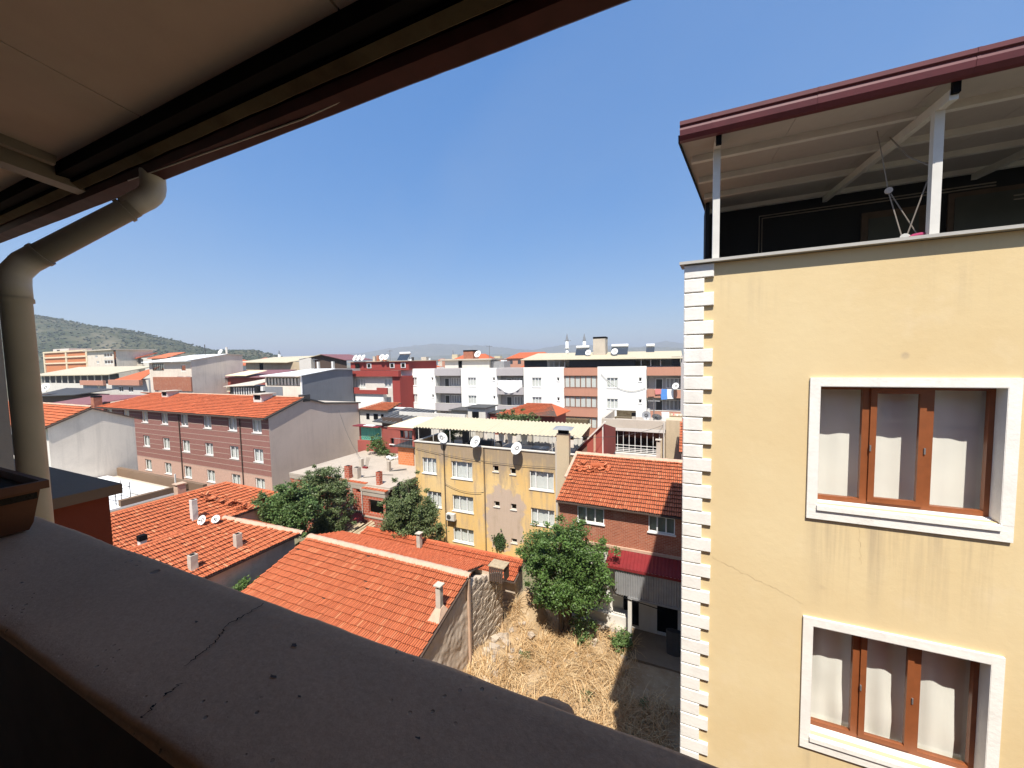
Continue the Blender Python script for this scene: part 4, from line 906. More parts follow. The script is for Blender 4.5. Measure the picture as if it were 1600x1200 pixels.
small = [(-12.92,-12.46,-8.24,-7.79),(-11.52,-11.07,-8.31,-7.86),(-12.89,-12.43,-10.9,-10.5),(-11.52,-11.07,-10.93,-10.5),(-11.53,-11.07,-13.44,-13.12)]
mb = facade(MB(), x0, x1, ZG, -6.50, [b_[:4] for b_ in big]+small, FY(y0), .16)
mb.quad((x0,y0,ZG),(x0,y1,ZG),(x0,y1,-6.5),(x0,y0,-6.5)); mb.quad((x1,y0,ZG),(x1,y1,ZG),(x1,y1,-6.5),(x1,y0,-6.5)); mb.quad((x0,y1,ZG),(x1,y1,ZG),(x1,y1,-7.2),(x0,y1,-7.2))
mb.build('wall', M['ochre'], t)
boxp('terrace_floor', M['slab'], t, x0+.02, x1-.02, y0+.02, y1, -7.35, -7.22)
boxp('parapet_inner', M['darktin'], t, x0+.15, x1-.15, y0+.17, y0+.20, -7.2, -6.5)
for a in ((x0-.06,x1,y0-.07,y0+.18,-6.498,-6.43),(x0-.06,x0+.18,y0+.181,y1,-6.498,-6.43)): boxp('coping', M['offwhite'], t, *a)
for (a, c, d, e, l, sp) in big: win(t, a, c, d, e, y0, l, .08, None, M['sheer'], True, .055, split=sp)
for (a, c, d, e) in small: w = win(t, a, c, d, e, y0, 1, .10, M['offwhite'], None, True, .05, gmat=M['glassdark'])
for x in (-17.35, -13.8): boxp('pilaster', M['ochre'], t, x-.11, x+.11, y0-.08, y0-.001, ZG, -6.5)
for x, a in ((-17.18, 0), (-13.62, 0)): MB().tube([(x,y0-.03,ZG),(x,y0-.03,-6.6)], .03, 6).build('drain', M['darktin'], t)
ac = MB().box(-16.98,-16.25,y0-.36,y0-.05,-12.42,-11.93).build('air_conditioner', M['offwhite'], t); MB().tube([(-16.72,y0-.37,-12.18),(-16.72,y0-.361,-12.18)], .19, 18).build('fan', M['darktin'], ac); boxp('shelf', M['metal'], ac, -17.0, -16.2, y0-.38, y0-.02, -12.47, -12.421)
vn = MB(); rnd = random.Random(5)
for k in range(600):
    a = rnd.gauss(0,.2); z = -13.5+rnd.gauss(0,.26); p = Vector((-12.45+a, y0-.05-rnd.random()*.12, z)); u = Vector((rnd.uniform(-1,1),rnd.uniform(-1,1),rnd.uniform(-1,1))).normalized()*.06; v = u.orthogonal().normalized()*.045
    vn.quad(p-u-v, p+u-v, p+u+v, p-u+v)
M['leafdark'] = leafmat('leaf_dark', (.018,.035,.010), (.035,.065,.018), (.075,.11,.035))
vn.build('ivy', M['leafdark'], t)
# chimney of the ochre block
c = thing('chimney', 'tall cement-grey chimney with a tin hood at the right end of the ochre block', 'chimney', (-7.4, 24.85, -8))
boxp('stack', M['beige'], c, -7.83, -6.98, 24.58, 24.995, -9.5, -5.02); boxp('throat', M['black'], c, -7.74, -7.07, 24.64, 24.97, -5.02, -4.70)
MB().add([(-8.05,24.35,-4.72),(-6.75,24.35,-4.72),(-6.75,25.2,-4.62),(-8.05,25.2,-4.62),(-7.4,24.8,-4.5)], [(0,1,4),(1,2,4),(2,3,4),(3,0,4),(0,3,2,1)]).build('hood', M['tin'], c)
boxp('rib', M['concrete'], c, -8.0, -7.85, 24.75, 24.99, ZG, -5.6)
# awning of cream corrugated sheet on thin posts
t = thing('terrace_awning', 'long cream corrugated awning on thin posts over the ochre block roof terrace', 'awning', (-13, 27, -7.2))
for i, (a, c_) in enumerate(((-20.35,-17.45),(-17.4,-13.6),(-13.55,-9.4),(-9.35,-6.35))):
    corrugate('sheet', t, (a,25.25,-5.36+.015*(i%2)), (c_,25.25,-5.36+.015*(i%2)), (0,0,0), (0,3.5,.38), .30, .05, M['creamroof'])
for x in (-19.9,-18.45,-16.85,-11.1,-8.4): MB().tube([(x,25.35,-6.44),(x,25.35,-5.39)], .028, 6).build('post', M['steel'], t)
for x in (-20.1,-16.9,-11.1,-6.8): MB().tube([(x,28.6,-7.22),(x,28.6,-5.05)], .035, 6).build('post', M['steelgrey'], t); MB().beam((x,25.3,-5.43),(x,28.7,-5.06),.05,.05).build('rafter', M['darktin'], t)
boxp('front_rail', M['darktin'], t, -20.3, -6.4, 25.3, 25.34, -5.44, -5.40)
# terrace furniture
def shirt(x, y, z, mat, lab, w=.3, h=.55):
    b = MB(); vv = []; n = 6
    for i in range(n+1):
        s_ = -1+2*i/n
        for j in range(4): vv.append((x+s_*w*(1-.12*j), y+.03*math.sin(i*2+j), z-h*j/3-(abs(s_)*.05)))
    b.add(vv, [(i*4+j, i*4+j+1, (i+1)*4+j+1, (i+1)*4+j) for i in range(n) for j in range(3)]); return tag(b.build('laundry', mat, None, True), lab, 'laundry')
shirt(-13.1,26.9,-5.75,M['whitecloth'],'left white shirt hanging under the cream awning',.26,.7); shirt(-12.35,26.9,-5.75,M['whitecloth'],'middle white shirt hanging under the cream awning',.24,.75); shirt(-11.2,27.0,-5.7,M['sheer'],'grey garment hanging under the cream awning near the middle dish',.3,.8)
sf = thing('sofa', 'dark low sofa on the shaded roof terrace of the ochre block', 'sofa', (-14.8, 26.3, -7.2)); boxp('seat', M['darktin'], sf, -15.6,-13.7,25.9,26.6,-7.2,-6.75); boxp('backrest', M['darktin'], sf, -15.6,-13.7,26.61,26.8,-7.2,-6.35); boxp('armrest', M['darktin'], sf, -15.8,-15.61,25.9,26.8,-7.2,-6.5)
tb = thing('table', 'grey table on the right part of the ochre block terrace', 'table', (-9.7, 26.4, -7.2)); boxp('top', M['tin'], tb, -10.3,-9.1,26.0,26.8,-6.55,-6.50)
for x in (-10.2,-9.2):
    for y in (26.1,26.7): boxp('leg', M['tin'], tb, x-.03,x+.03,y-.03,y+.03,-7.2,-6.55)
bk = thing('rubble_back_wall', 'low pale stone wall closing the back of the ochre block terrace', 'wall', (-14, 30, -7.2))
rnd = random.Random(15)
for k in range(34):
    a = -19.6+k*.36; 
    if -13.9 < a < -13.3 or rnd.random() < .12: continue
    boxp('block', M['offwhite' if rnd.random() < .6 else 'concrete'], bk, a, a+.33, 29.9+rnd.uniform(-.03,.03), 30.15, -7.22, -6.3+rnd.uniform(-.15,.25))
boxp('column', M['darktin'], bk, -17.3, -16.75, 27.9, 28.2, -7.2, -5.1)
pl = thing('laundry_tub', 'dark barrel on the ochre block terrace beside the middle dish', 'barrel', (-12.9,26.0,-7.2)); MB().tube([(-12.9,26,-7.2),(-12.9,26,-6.9),(-12.9,26,-6.45),(-12.9,26,-6.2)], [.26,.29,.29,.25], 14).build('drum', M['darktin'], pl, True)
dish(-17.25, 24.82, -6.0, .42, 'satellite dish seen almost edge-on at the left of the ochre block parapet', -20, 30, .5)
dish(-14.05, 24.55, -6.02, .42, 'middle round satellite dish with a marked face on the ochre block parapet', -100, 32, .55)
dish(-10.72, 24.50, -6.25, .42, 'right plain white satellite dish on the ochre block parapet', -100, 30, .55)

# ================================================================== unfinished brick house with concrete slab roof
t = thing('unfinished_house', 'unfinished red hollow-brick house with a bare concrete slab roof between the trees', 'house', (-25, 26, ZG))
SZ = -9.42
hA = [(-26.2,-24.6,-11.2,-10.05),(-23.55,-23.05,-10.2,-9.93)]; hB = [(-21.75,-20.3,-11.35,-10.3)]
a_ = facade(MB(), -31.2, -22.45, ZG, SZ-.45, hA, FY(22.0), .2); a_.quad((-31.2,22,ZG),(-31.2,30.6,ZG),(-31.2,30.6,SZ-.4),(-31.2,22,SZ-.4)); a_.build('wall', M['hollow'], t)
b_ = facade(MB(), -22.44, -20.08, ZG, SZ-.62, hB, FY(21.45), .2); b_.quad((-22.44,21.45,ZG),(-22.44,22,ZG),(-22.44,22,SZ-.4),(-22.44,21.45,SZ-.6)); b_.build('wall', M['hollow'], t)
for h in hA+hB: boxp('dark_room', M['black'], t, h[0]-.1, h[1]+.1, 22.6, 22.65, h[2]-.1, h[3]+.1)
boxp('slab', M['slab'], t, -31.3, -20.07, 21.96, 30.7, SZ-.18, SZ); boxp('slab_step', M['slab'], t, -22.5, -20.07, 21.38, 21.955, SZ-.30, SZ-.12)
boxp('ring_beam', M['slab'], t, -31.25, -22.46, 21.97, 22.3, SZ-.45, SZ-.182); boxp('ring_beam', M['slab'], t, -22.47, -20.08, 21.42, 21.8, SZ-.62, SZ-.302)
for x in (-24.05, -28.4): boxp('column', M['slab'], t, x-.14, x+.14, 21.97, 22.2, ZG, SZ-.452)
for z in (-11.62,): boxp('band', M['slab'], t, -31.2, -22.46, 21.95, 22.1, z-.12, z); boxp('band', M['slab'], t, -22.46, -20.1, 21.4, 21.5, z-.1, z)
MB().tube([(-22.3,21.36,-9.75),(-22.3,21.36,-11.6)], .035, 6).build('drain', M['offwhite'], t)
for (xa, xb_, ya) in ((-28.5,-22.6,22.0),(-22.35,-20.1,21.42)):
    eb = MB(); x = xa; rnd = random.Random(int(-xa))
    while x < xb_: w = rnd.uniform(.25,.4); eb.hexa([(x,ya-.03,SZ+(.0 if ya > 21.6 else -.12)),(x+w,ya-.03,SZ+(.0 if ya > 21.6 else -.12)),(x+w,ya+.25,SZ+(.0 if ya > 21.6 else -.12)),(x,ya+.25,SZ+(.0 if ya > 21.6 else -.12)),(x,ya-.03,SZ+.06+(.0 if ya > 21.6 else -.12)),(x+w,ya-.03,SZ+.07+(.0 if ya > 21.6 else -.12)),(x+w,ya+.25,SZ+.08+(.0 if ya > 21.6 else -.12)),(x,ya+.25,SZ+.06+(.0 if ya > 21.6 else -.12))]); x += w+.03
    eb.build('edge_tiles', M['tilered'], t)
chimney(-25.1, 22.75, SZ, 1.0, .48, M['hollow'], 'left red brick flue stack on the concrete slab roof', 'open', .4); chimney(-24.35, 22.95, SZ, .9, .46, M['concrete'], 'grey rendered flue stack next to the red brick one on the slab roof', 'open', .4)
chimney(-21.45, 22.35, SZ, 1.0, .34, M['hollow'], 'right single red brick flue stack on the concrete slab roof', 'open', .34)
cst = thing('rebar_stub', 'short concrete column stub with bent rebar on the slab roof, near the grey wall', 'column', (-26.6,25.6,SZ)); boxp('stub', M['concrete'], cst, -26.75,-26.45,25.45,25.75,SZ,SZ+.75)
for k in range(4): MB().tube([(-26.1+.08*k,25.6,SZ),(-26.05+.1*k,25.6,SZ+.5),(-25.95+.13*k,25.65,SZ+.95)], .012, 5).build('rebar', M['rusty'], cst)
boxp('brick', M['redtin'], cst, -26.2,-25.7,25.3,25.5,SZ,SZ+.14)
cst = thing('rebar_stub', 'short concrete column stub with a leaning bar in the middle of the slab roof', 'column', (-23.4,25.6,SZ)); boxp('stub', M['slab'], cst, -23.55,-23.3,25.5,25.75,SZ,SZ+.8); MB().tube([(-23.2,25.4,SZ+.03),(-22.0,26.2,SZ+.12)], .05, 5).build('bar', M['darktin'], cst); MB().tube([(-23.6,25.7,SZ+.5),(-23.8,25.7,SZ+1.2)], .012, 5).build('rebar', M['rusty'], cst)
hs_ = MB(); hs_.tube([(-24.0,23.2,SZ+.03),(-23.4,23.6,SZ+.03),(-22.9,24.4,SZ+.03),(-22.1,24.6,SZ+.03)], .03, 5); tag(hs_.build('hose', M['darktin']), 'thin dark hose curling over the slab roof', 'hose')
lt = thing('lean_to', 'red sheet-metal lean-to roof below the unfinished brick wall', 'shed', (-24,21,ZG)); corrugate('roof', lt, (-26.6,20.2,-12.35), (-22.2,20.2,-12.35), (0,0,0), (0,1.75,.55), .2, .02, M['redtin']); boxp('wall', M['hollow'], lt, -26.4,-22.4,20.5,20.6,ZG,-12.4)
# plank roofed shed
sh = thing('plank_shed', 'shed roofed with loose weathered planks left of the narrow tiled roof', 'shed', (-21,19.8,ZG)); boxp('wall', M['darkwood'], sh, -22.2,-20.6,18.9,20.6,ZG,-12.6)
rnd = random.Random(8)
for k in range(11):
    s_ = k/10; p = Vector((-22.55+1.95*s_, 18.75+rnd.uniform(-.25,.15), -12.35+.10*s_+rnd.uniform(0,.06))); q = p+Vector((.25+rnd.uniform(-.15,.15), 2.05+rnd.uniform(-.2,.3), .42+rnd.uniform(-.03,.06))); MB().beam(p, q, rnd.uniform(.15,.2), .03).build('plank', M['wood'], sh)

# ================================================================== red shacks behind the slab
t = thing('red_shack', 'dark red shack with a green striped curtain behind the slab roof', 'house', (-30,31.5,ZG))
mb = facade(MB(), -32.2, -26.6, ZG, -6.75, [(-31.9,-29.1,-8.3,-6.85),(-27.9,-27.4,-8.5,-7.9)], FY(30.9), .2); mb.quad((-26.6,30.9,ZG),(-26.6,35,ZG),(-26.6,35,-6.2),(-26.6,30.9,-6.7)); mb.build('wall', M['redwall2'], t)
boxp('canopy', M['redtin'], t, -32.4, -28.9, 30.2, 31.2, -6.78, -6.68); boxp('plinth', M['redwall2'], t, -32.2,-29.0,30.6,30.88,ZG,-8.35)
cb = MB(); vv = []
for i in range(40): x = -31.9+2.8*i/39; vv += [(x,30.85+.06*math.sin(i*1.3),-8.3),(x,30.85+.06*math.sin(i*1.3),-6.8)]
cb.add(vv, [(2*i,2*i+2,2*i+3,2*i+1) for i in range(39)]); cb.build('curtain', M['greencloth'], t, True)
MB().tube([(-32,30.7,-7.85),(-29,30.7,-7.85)], .03, 5).build('rail', M['darktin'], t)
boxp('window', M['black'], t, -27.9,-27.4,31.05,31.1,-8.5,-7.9); boxp('window_sill', M['pvcwhite'], t, -28.0,-27.3,30.75,30.9,-8.58,-8.50); boxp('upper_wall', M['darkwood'], t, -29.0,-26.4,30.95,31.1,-6.74,-5.75)
deck('roof', t, [(-29.9,30.5,-6.15),(-26.2,30.5,-6.3),(-25.4,35.8,-5.5),(-29.8,35.8,-5.35)], M['darktin'], .08)
for k in range(6): MB().beam((-29.5+.6*k,30.6,-6.08-.02*k),(-29.2+.65*k,35.6,-5.36-.02*k),.05,.04).build('roof_batten', M['tin'], t)
boxp('sheet', M['whitemetal'], t, -31.0,-29.6,30.3,30.9,-6.675,-6.62)
t = thing('small_tiled_house', 'small house with a patched orange tile roof in front of the red and white flats', 'house', (-36,38,ZG))
boxp('wall', M['offwhite'], t, -38.0,-33.0,36.4,41,ZG,-6.1)
rf = deck('roof', t, [(-37.6,36.0,-5.95),(-32.8,36.0,-5.95),(-33.3,39.2,-5.3),(-36.3,39.2,-5.3)], M['darkwood']); tiles(rf, (-37.6,36.0,-5.9), (1,0,0), (0,3.2,.65), 4.8, 3.2, M['tileold'], lambda u, v: u > .27*v and u < 1-.12*v, None, 44); MB().beam((-38.0,35.9,-6.0),(-36.4,39.2,-5.2),.18,.1).build('verge_mortar', M['mortar'], rf)
for x, w_ in ((-36.6,.5),(-35.4,.7),(-34.2,.4)): boxp('window', M['black'], t, x,x+w_,36.36,36.39,-7.1,-6.4)
t = thing('balcony_hut', 'small hut with a railed balcony over a wall of bright orange hollow brick', 'house', (-23,28.5,SZ))
boxp('brick_base', M['orangebrick'], t, -24.0,-22.25,27.5,28.6,SZ,-7.72); boxp('side_wall', M['concrete'], t, -22.24,-21.9,27.6,29.5,SZ,-7.9)
boxp('balcony_floor', M['darktin'], t, -24.3,-21.9,27.2,30,-7.715,-7.62); 
for k in range(13): MB().tube([(-24.2+.17*k,27.25,-7.62),(-24.2+.17*k,27.25,-6.95)], .012, 5).build('baluster', M['tin'], t)
MB().tube([(-24.25,27.25,-6.95),(-22.0,27.25,-6.95)], .022, 6).build('handrail', M['tin'], t)
boxp('back_wall', M['darktin'], t, -24.4,-21.9,29.6,29.8,-7.6,-6.0); boxp('pillar', M['redwall2'], t, -22.15,-21.95,27.3,27.5,-7.6,-6.05); boxp('fascia', M['redwall2'], t, -24.7,-21.85,27.0,27.1,-6.08,-5.86); deck('roof', t, [(-24.7,27.0,-5.85),(-21.85,27.0,-5.85),(-21.6,31,-5.5),(-24.4,31,-5.5)], M['cream'], .05)
for k, m_ in enumerate(('navy','whitecloth','balgrey','navy')): shirt(-23.9+.5*k, 28.0, -6.35, M[m_], ['dark garment at the left of the hut balcony','white garment on the hut balcony line','grey garment on the hut balcony line','dark garment at the right of the hut balcony'][k], .2, .6)
st = thing('cement_bags', 'heap of white cement bags on the slab roof beside the orange brick hut', 'bags', (-26,28.6,SZ)); rnd = random.Random(2)
for k in range(7): o = MB().tube([(-.3,0,0),(-.22,0,0),(.22,0,0),(.3,0,0)], [.05,.13,.13,.05], 8).build('bag', M['whitecloth'], st, True, loc=(-26.6+rnd.random()*1.4, 28.2+rnd.random()*.9, SZ+.12+.1*(k//4)), rotz=rnd.uniform(0,3))
wl = MB(); wl.box(-28.6,-20.2,33.2,33.4,ZG,-5.45); wl = wl.build('boundary_wall', M['offwhite']); tag(wl, 'pale cement wall behind the left end of the cream awning', 'wall')

# ================================================================== long brown clad block
t = thing('brown_building', 'long brown clad four-storey block with an orange tiled roof and grey blank end wall', 'building', (-55,30,ZG))
x0, x1, y0, y1 = -72, -37.65, 24.6, 36.2; EZ = -5.22
cols = [-61.35,-56.82,-52.6,-48.08,-43.55,-39.55]; cols = [-70.4,-65.9]+cols
hs = [(c-.75,c+.75,z-1.36,z) for c in cols for z in (-5.56,-8.57,-11.61)]
up = facade(MB(), x0, x1, -11.30, EZ, [h for h in hs if h[3] > -11], FY(y0), .16); up.build('wall', M['brownbrick'], t)
lo = facade(MB(), x0, x1, ZG, -11.301, [h for h in hs if h[3] < -11], FY(y0), .16); lo.build('lower_wall', M['pinkbrick'], t)
z = EZ-1.9+.72
zz = -5.9
while zz > -11.3:
    # pale horizontal joints, broken at the windows
    cuts = sorted((h[0]-.06, h[1]+.06) for h in hs if h[2]-.08 < zz < h[3]+.02); a = x0
    for c_, d_ in cuts+[(x1, x1)]: boxp('joint_band', M['whiteline'], t, a, c_, y0-.012, y0-.001, zz-.028, zz+.028); a = d_
    zz -= .60
for i, h in enumerate(hs): win(t, *h, y0, 2, .08, None, M['sheer' if i % 3 else 'curtain'], True, .09, multi=False, split=(.52,))
gx = MB(); RYb, RZb = 28.6, -3.62
gx.poly([(x1,y0,ZG),(x1,y1,ZG),(x1,y1,-5.05),(x1,31.0,-4.45),(x1,RYb,RZb),(x1,y0,EZ)]); gx.quad((x0,y0,ZG),(x0,y1,ZG),(x0,y1,-5),(x0,y0,EZ)); gx.quad((x0,y1,ZG),(x1,y1,ZG),(x1,y1,-5),(x0,y1,-5)); gx.build('end_wall', M['greyrender'], t)
rf = deck('roof', t, [(x0-.6,y0-.5,EZ-.09),(x1+.15,y0-.5,EZ-.09),(x1+.15,RYb,RZb-.03),(x0+4.2,RYb,RZb-.03)], M['darkwood']); V_ = Vector((0,RYb-y0+.5,RZb-EZ+.06)); lx = x1-x0+.75
tiles(rf, (x0-.6,y0-.5,EZ-.06), (1,0,0), V_, lx, V_.length, M['tilered'], lambda u, v: u*lx > 4.8*v, None, 51)
deck('roof', t, [(x0,RYb+.003,RZb-.03),(x1+.15,RYb+.003,RZb-.03),(x1+.15,31.0,-4.40),(x0,31.0,-4.40)], M['tilered'], .08); deck('roof', t, [(x0,31.003,-4.42),(x1+.15,31.003,-4.42),(x1+.15,y1+.2,-4.98),(x0,y1+.2,-4.98)], M['concrete'], .12)
ridge(rf, (x0+4.2,RYb,RZb+.02), (x1+.1,RYb,RZb+.02), M['mortar'], .12, .5, 52)
bb = MB(); bb.beam((x1+.17,y0-.5,EZ-.16),(x1+.17,RYb,RZb-.1),.04,.16); bb.beam((x1+.17,RYb,RZb-.1),(x1+.17,31,-4.48),.04,.16); bb.beam((x1+.17,31,-4.5),(x1+.17,y1+.2,-5.06),.04,.16); bb.build('verge_board', M['darktin'], rf); boxp('gutter', M['darkwood'], rf, x0-.6, x1+.15, y0-.62, y0-.5, EZ-.2, EZ-.08)
for x in (-53.6,-42.2): MB().tube([(x,y0-.08,ZG),(x,y0-.08,EZ-.1)], .055, 6).build('drain', M['darkwood'], t)
def dormer(x, y, lab):
    c = thing('roof_hatch', lab, 'roof hatch', (x, y, -4)); boxp('box', M['offwhite'], c, x-.7,x+.7,y-.6,y+.7,-4.75,-3.3); boxp('opening', M['black'], c, x-.5,x+.5,y-.61,y-.601,-3.85,-3.36); boxp('lid', M['concrete'], c, x-.95,x+.95,y-.8,y+.95,-3.299,-3.2)
dormer(-62.6, 27.9, 'white masonry hatch with a flat lid near the left of the long orange roof'); dormer(-43.0, 27.6, 'open masonry hatch near the right end of the long orange roof')
chimney(-37.95, 28.9, -3.75, .4, .8, M['darktin'], 'low dark vent block on the peak of the grey blank end wall', 'none')

# ================================================================== grey gable building and white flat roof on the left
t = thing('grey_gable_house', 'house with a smooth pale grey gable wall and orange roof behind the downpipe', 'house', (-46,14,ZG))
gX = -42; gx = MB(); gx.poly([(gX,11.35,ZG),(gX,16.15,ZG),(gX,16.15,-4.15),(gX,13.68,-3.1),(gX,11.35,-4.15)]); gx.quad((gX,16.15,ZG),(-70,16.15,ZG),(-70,16.15,-4.15),(gX,16.15,-4.15)); gx.build('gable_wall', M['palewall'], t)
gx = facade(MB(), -70, gX, ZG, -4.16, [(-46,-44.2,-7.0,-5.2),(-51,-49,-7.0,-5.2)], FY(11.36), .2); gx.build('front_wall', M['offwhite'], t)
for a in (-46,-51): boxp('window', M['black'], t, a, a+2, 11.6, 11.65, -7, -5.2)
rf = deck('roof', t, [(-70,10.9,-4.36),(gX+.12,10.9,-4.36),(gX+.12,13.68,-3.08),(-70,13.68,-3.08)], M['darkwood']); tiles(rf, (-60,10.9,-4.33), (1,0,0), (0,2.78,1.28), 18.1, 3.06, M['tile'], None, None, 61); deck('roof', t, [(-70,13.684,-3.08),(gX+.12,13.684,-3.08),(gX+.12,16.6,-4.36),(-70,16.6,-4.36)], M['tile']); ridge(rf, (-60,13.68,-2.98), (gX+.1,13.68,-2.98), M['mortar'], .12, .4, 62)
bb = MB(); bb.beam((gX+.14,10.9,-4.42),(gX+.14,13.68,-3.14),.04,.1); bb.beam((gX+.14,13.68,-3.14),(gX+.14,16.6,-4.42),.04,.1); bb.build('verge_board', M['darkwood'], rf)
t = thing('flat_white_roof', 'low building with a white painted flat roof and dark parapet beneath the grey gable', 'building', (-35,12,ZG))
boxp('wall', M['concrete'], t, -41.8,-29.6,8.0,14.9,ZG,-8.75); boxp('roof_slab', M['whitemetal'], t, -41.85,-31.6,8.0,14.2,-8.749,-8.58)
for a in ((-29.85,-29.55,8.0,15.0,-8.749,-8.25),(-41.8,-29.86,14.75,15.0,-8.749,-8.1),(-31.9,-31.6,11.2,14.74,-8.579,-8.2)): boxp('parapet', M['slabdark'], t, *a)
boxp('gutter_bed', M['slabdark'], t, -31.59,-29.86,8.0,14.74,-8.747,-8.70); boxp('step', M['offwhite'], t, -33.2,-31.95,12.3,12.9,-8.579,-8.2)
rk = thing('towel_rack', 'thin dark metal rack on the white flat roof beside the red bay', 'rack', (-32.6,11.5,-8.58))
for a in ((-33.4,11.2),(-32.2,11.2),(-33.4,11.9),(-32.2,11.9)): MB().tube([(a[0],a[1],-8.58),(a[0],a[1],-7.3)], .022, 5).build('upright', M['darktin'], rk)
for z in (-8.3,-7.6): MB().tube([(-33.4,11.2,z),(-32.2,11.2,z),(-32.2,11.9,z),(-33.4,11.9,z),(-33.4,11.2,z)], .018, 5).build('ring', M['darktin'], rk)
MB().tube([(-30.2,13.4,-8.7),(-30.2,13.4,-7.0)], .05, 6).build('vent_pipe', M['offwhite'], t)
# ================================================================== row of white flats
def flat_row(t, segs, ytop, wallm, balm, y=53.0):
    """segs: ('w',x0,x1) white wall with windows / ('b',x0,x1) balcony column"""
    rows = (-2.68, -5.55, -8.4)
    for s in segs:
        if s[0] == 'w':
            x0, x1 = s[1], s[2]; hs = []
            for z in rows:
                hs.append((s[3], s[3]+1.5, z-1.4, z, 3)); hs.append((s[4], s[4]+.42, z-.5, z+.03, 1))
            f = facade(MB(), x0, x1, ZG, ytop, [h[:4] for h in hs], FY(y), .14); f.quad((x0,y,ZG),(x0,y+2,ZG),(x0,y+2,ytop),(x0,y,ytop)); f.quad((x1,y,ZG),(x1,y+2,ZG),(x1,y+2,ytop),(x1,y,ytop)); f.build('wall', wallm, t)
            for h in hs: win(t, *h[:4], y, h[4], .06, None, M['sheer'] if h[4] > 1 else None, True, .075, multi=False, gmat=M['glass'] if h[4] > 1 else M['glassdark'])
        else:
            x0, x1 = s[1], s[2]; bm_ = s[3]; glazed = s[4]
            boxp('recess_wall', M['balgrey'] if not glazed else M['darkwood'], t, x0, x1, y+1.3, y+1.5, ZG, ytop)
            for k, (za, zb) in enumerate(((-1.28,-2.38),(-4.18,-5.25),(-6.95,-8.15),(-9.8,-10.9))):
                boxp('balcony_front', bm_, t, x0-.06, x1+.06, y-.25, y-.05, zb, za); boxp('balcony_slab', M['offwhite'], t, x0, x1, y-.049, y+1.29, zb, zb+.14)
                if k: boxp('balcony_rail', M['offwhite'] if not glazed else bm_, t, x0-.08, x1+.08, y-.27, y-.03, za, za+.06)
                if k < 3:
                    z1 = zb-.2
                    if not glazed:
                        boxp('door', M['darktin'], t, x0+1.0, x0+1.75, y+1.22, y+1.29, z1-1.75, z1-.35); boxp('door_frame', M['pvcwhite'], t, x0+.92, x0+1.83, y+1.24, y+1.295, z1-1.75, z1-.27)
                        win(t, x0+2.2, x0+4.2, z1-1.5, z1-.2, y+1.2, 4, .02, None, M['sheer'], False, .09, multi=False)
                    else:
                        w = win(t, x0+.02, x1-.02, -4.18-2.77*(k)+.08 if k < 2 else zb-1.6, zb-.02, y-.22, 6, .05, M['wood2'], M['sheer'], False, .10, multi=False)
M['wood2'] = plain('brown_glazing_bars', (.20,.085,.045), .5, .2, 5)
t = thing('white_flats_left', 'white three-storey flats with grey balconies in the middle distance', 'building', (-33,58,ZG))
flat_row(t, [('w',-44.85,-37.75,-43.1,-38.6),('b',-37.7,-32.85,M['balgrey'],False),('w',-32.8,-26.3,-31.55,-27.1),('b',-26.25,-21.95,M['balgrey'],False)], -1.18, M['white'], M['balgrey'])
boxp('roof_slab', M['concrete'], t, -44.85,-21.95,53.4,66,-1.6,-1.45); boxp('back_wall', M['white'], t, -44.85,-21.95,65.8,66,ZG,-1.6)
boxp('side_wall', M['white'], t, -44.84,-44.6,55,65.8,ZG,-1.2)
ph = thing('penthouse', 'pale rooftop room with a dark doorway on the white flats, below a brick chimney', 'building', (-34,58.5,-1.45)); boxp('wall', M['offwhite'], ph, -38.5,-29.7,57,61,-1.45,.1); boxp('roof', M['concrete'], ph, -39.2,-29.0,56.5,61.5,.1,.32); boxp('door', M['black'], ph, -35.7,-35.0,56.96,56.99,-1.45,0); boxp('stair_side', M['tin'], ph, -29.69,-27.2,57.5,60,-1.45,-.2)
c = chimney(-33.75, 58.0, .3, 1.5, 1.9, M['brick'], 'wide soot-topped brick chimney above the pale rooftop room', 'band')
dish(-31.8, 57.0, 1.05, .6, 'white satellite dish right of the wide brick chimney on the white flats', -95, 30, .8)
ct = MB(); vv = []; n = 26
for i in range(n+1):
    s_ = i/n; x = -26.1+4.1*s_
    for j in range(9):
        v = j/8; sag = (1-abs(math.sin(s_*math.pi*2))**.8*.55)
        vv.append((x, 52.65+.10*math.sin(s_*25+v*3)*v, -3.05-(1.9*v)*(.55+.5*abs(math.sin(s_*math.pi*1.02)))))
ct.add(vv, [(i*9+j, i*9+j+1, (i+1)*9+j+1, (i+1)*9+j) for i in range(n) for j in range(8)]); tag(ct.build('draped_sheet', M['whitecloth'], None, True), 'big white cloth draped in swags over a grey balcony of the white flats', 'cloth')
t = thing('white_flats_right', 'white flats with salmon balconies and a black attic under a cream roof', 'building', (-11,58,ZG))
flat_row(t, [('w',-21.9,-15.6,-20.58,-16.75),('b',-15.55,-10.95,M['salmon'],True),('w',-10.9,-4.5,-9.65,-5.5),('b',-4.4,-.45,M['salmon'],False)], -1.15, M['white'], M['salmon'])
boxp('end_wall', M['balgrey'], t, -.4,.6,52.9,66,ZG,.1); boxp('roof_slab', M['concrete'], t, -21.9,-.4,53.4,66,-1.6,-1.45); boxp('back_wall', M['white'], t, -21.9,-.4,65.8,66,ZG,-1.6)
for a, c_ in ((-21.85,-18.3),(-14.9,-5.9),(-1.5,-.5)): boxp('attic_wall', M['navy'], t, a, c_, 53.2, 53.35, -1.14, .0)
for a in (-18.0,-17.2,-16.4,-15.6,-5.2,-4.0,-2.8): boxp('attic_post', M['steel'], t, a-.05, a+.05, 53.2, 53.3, -1.14, .0)
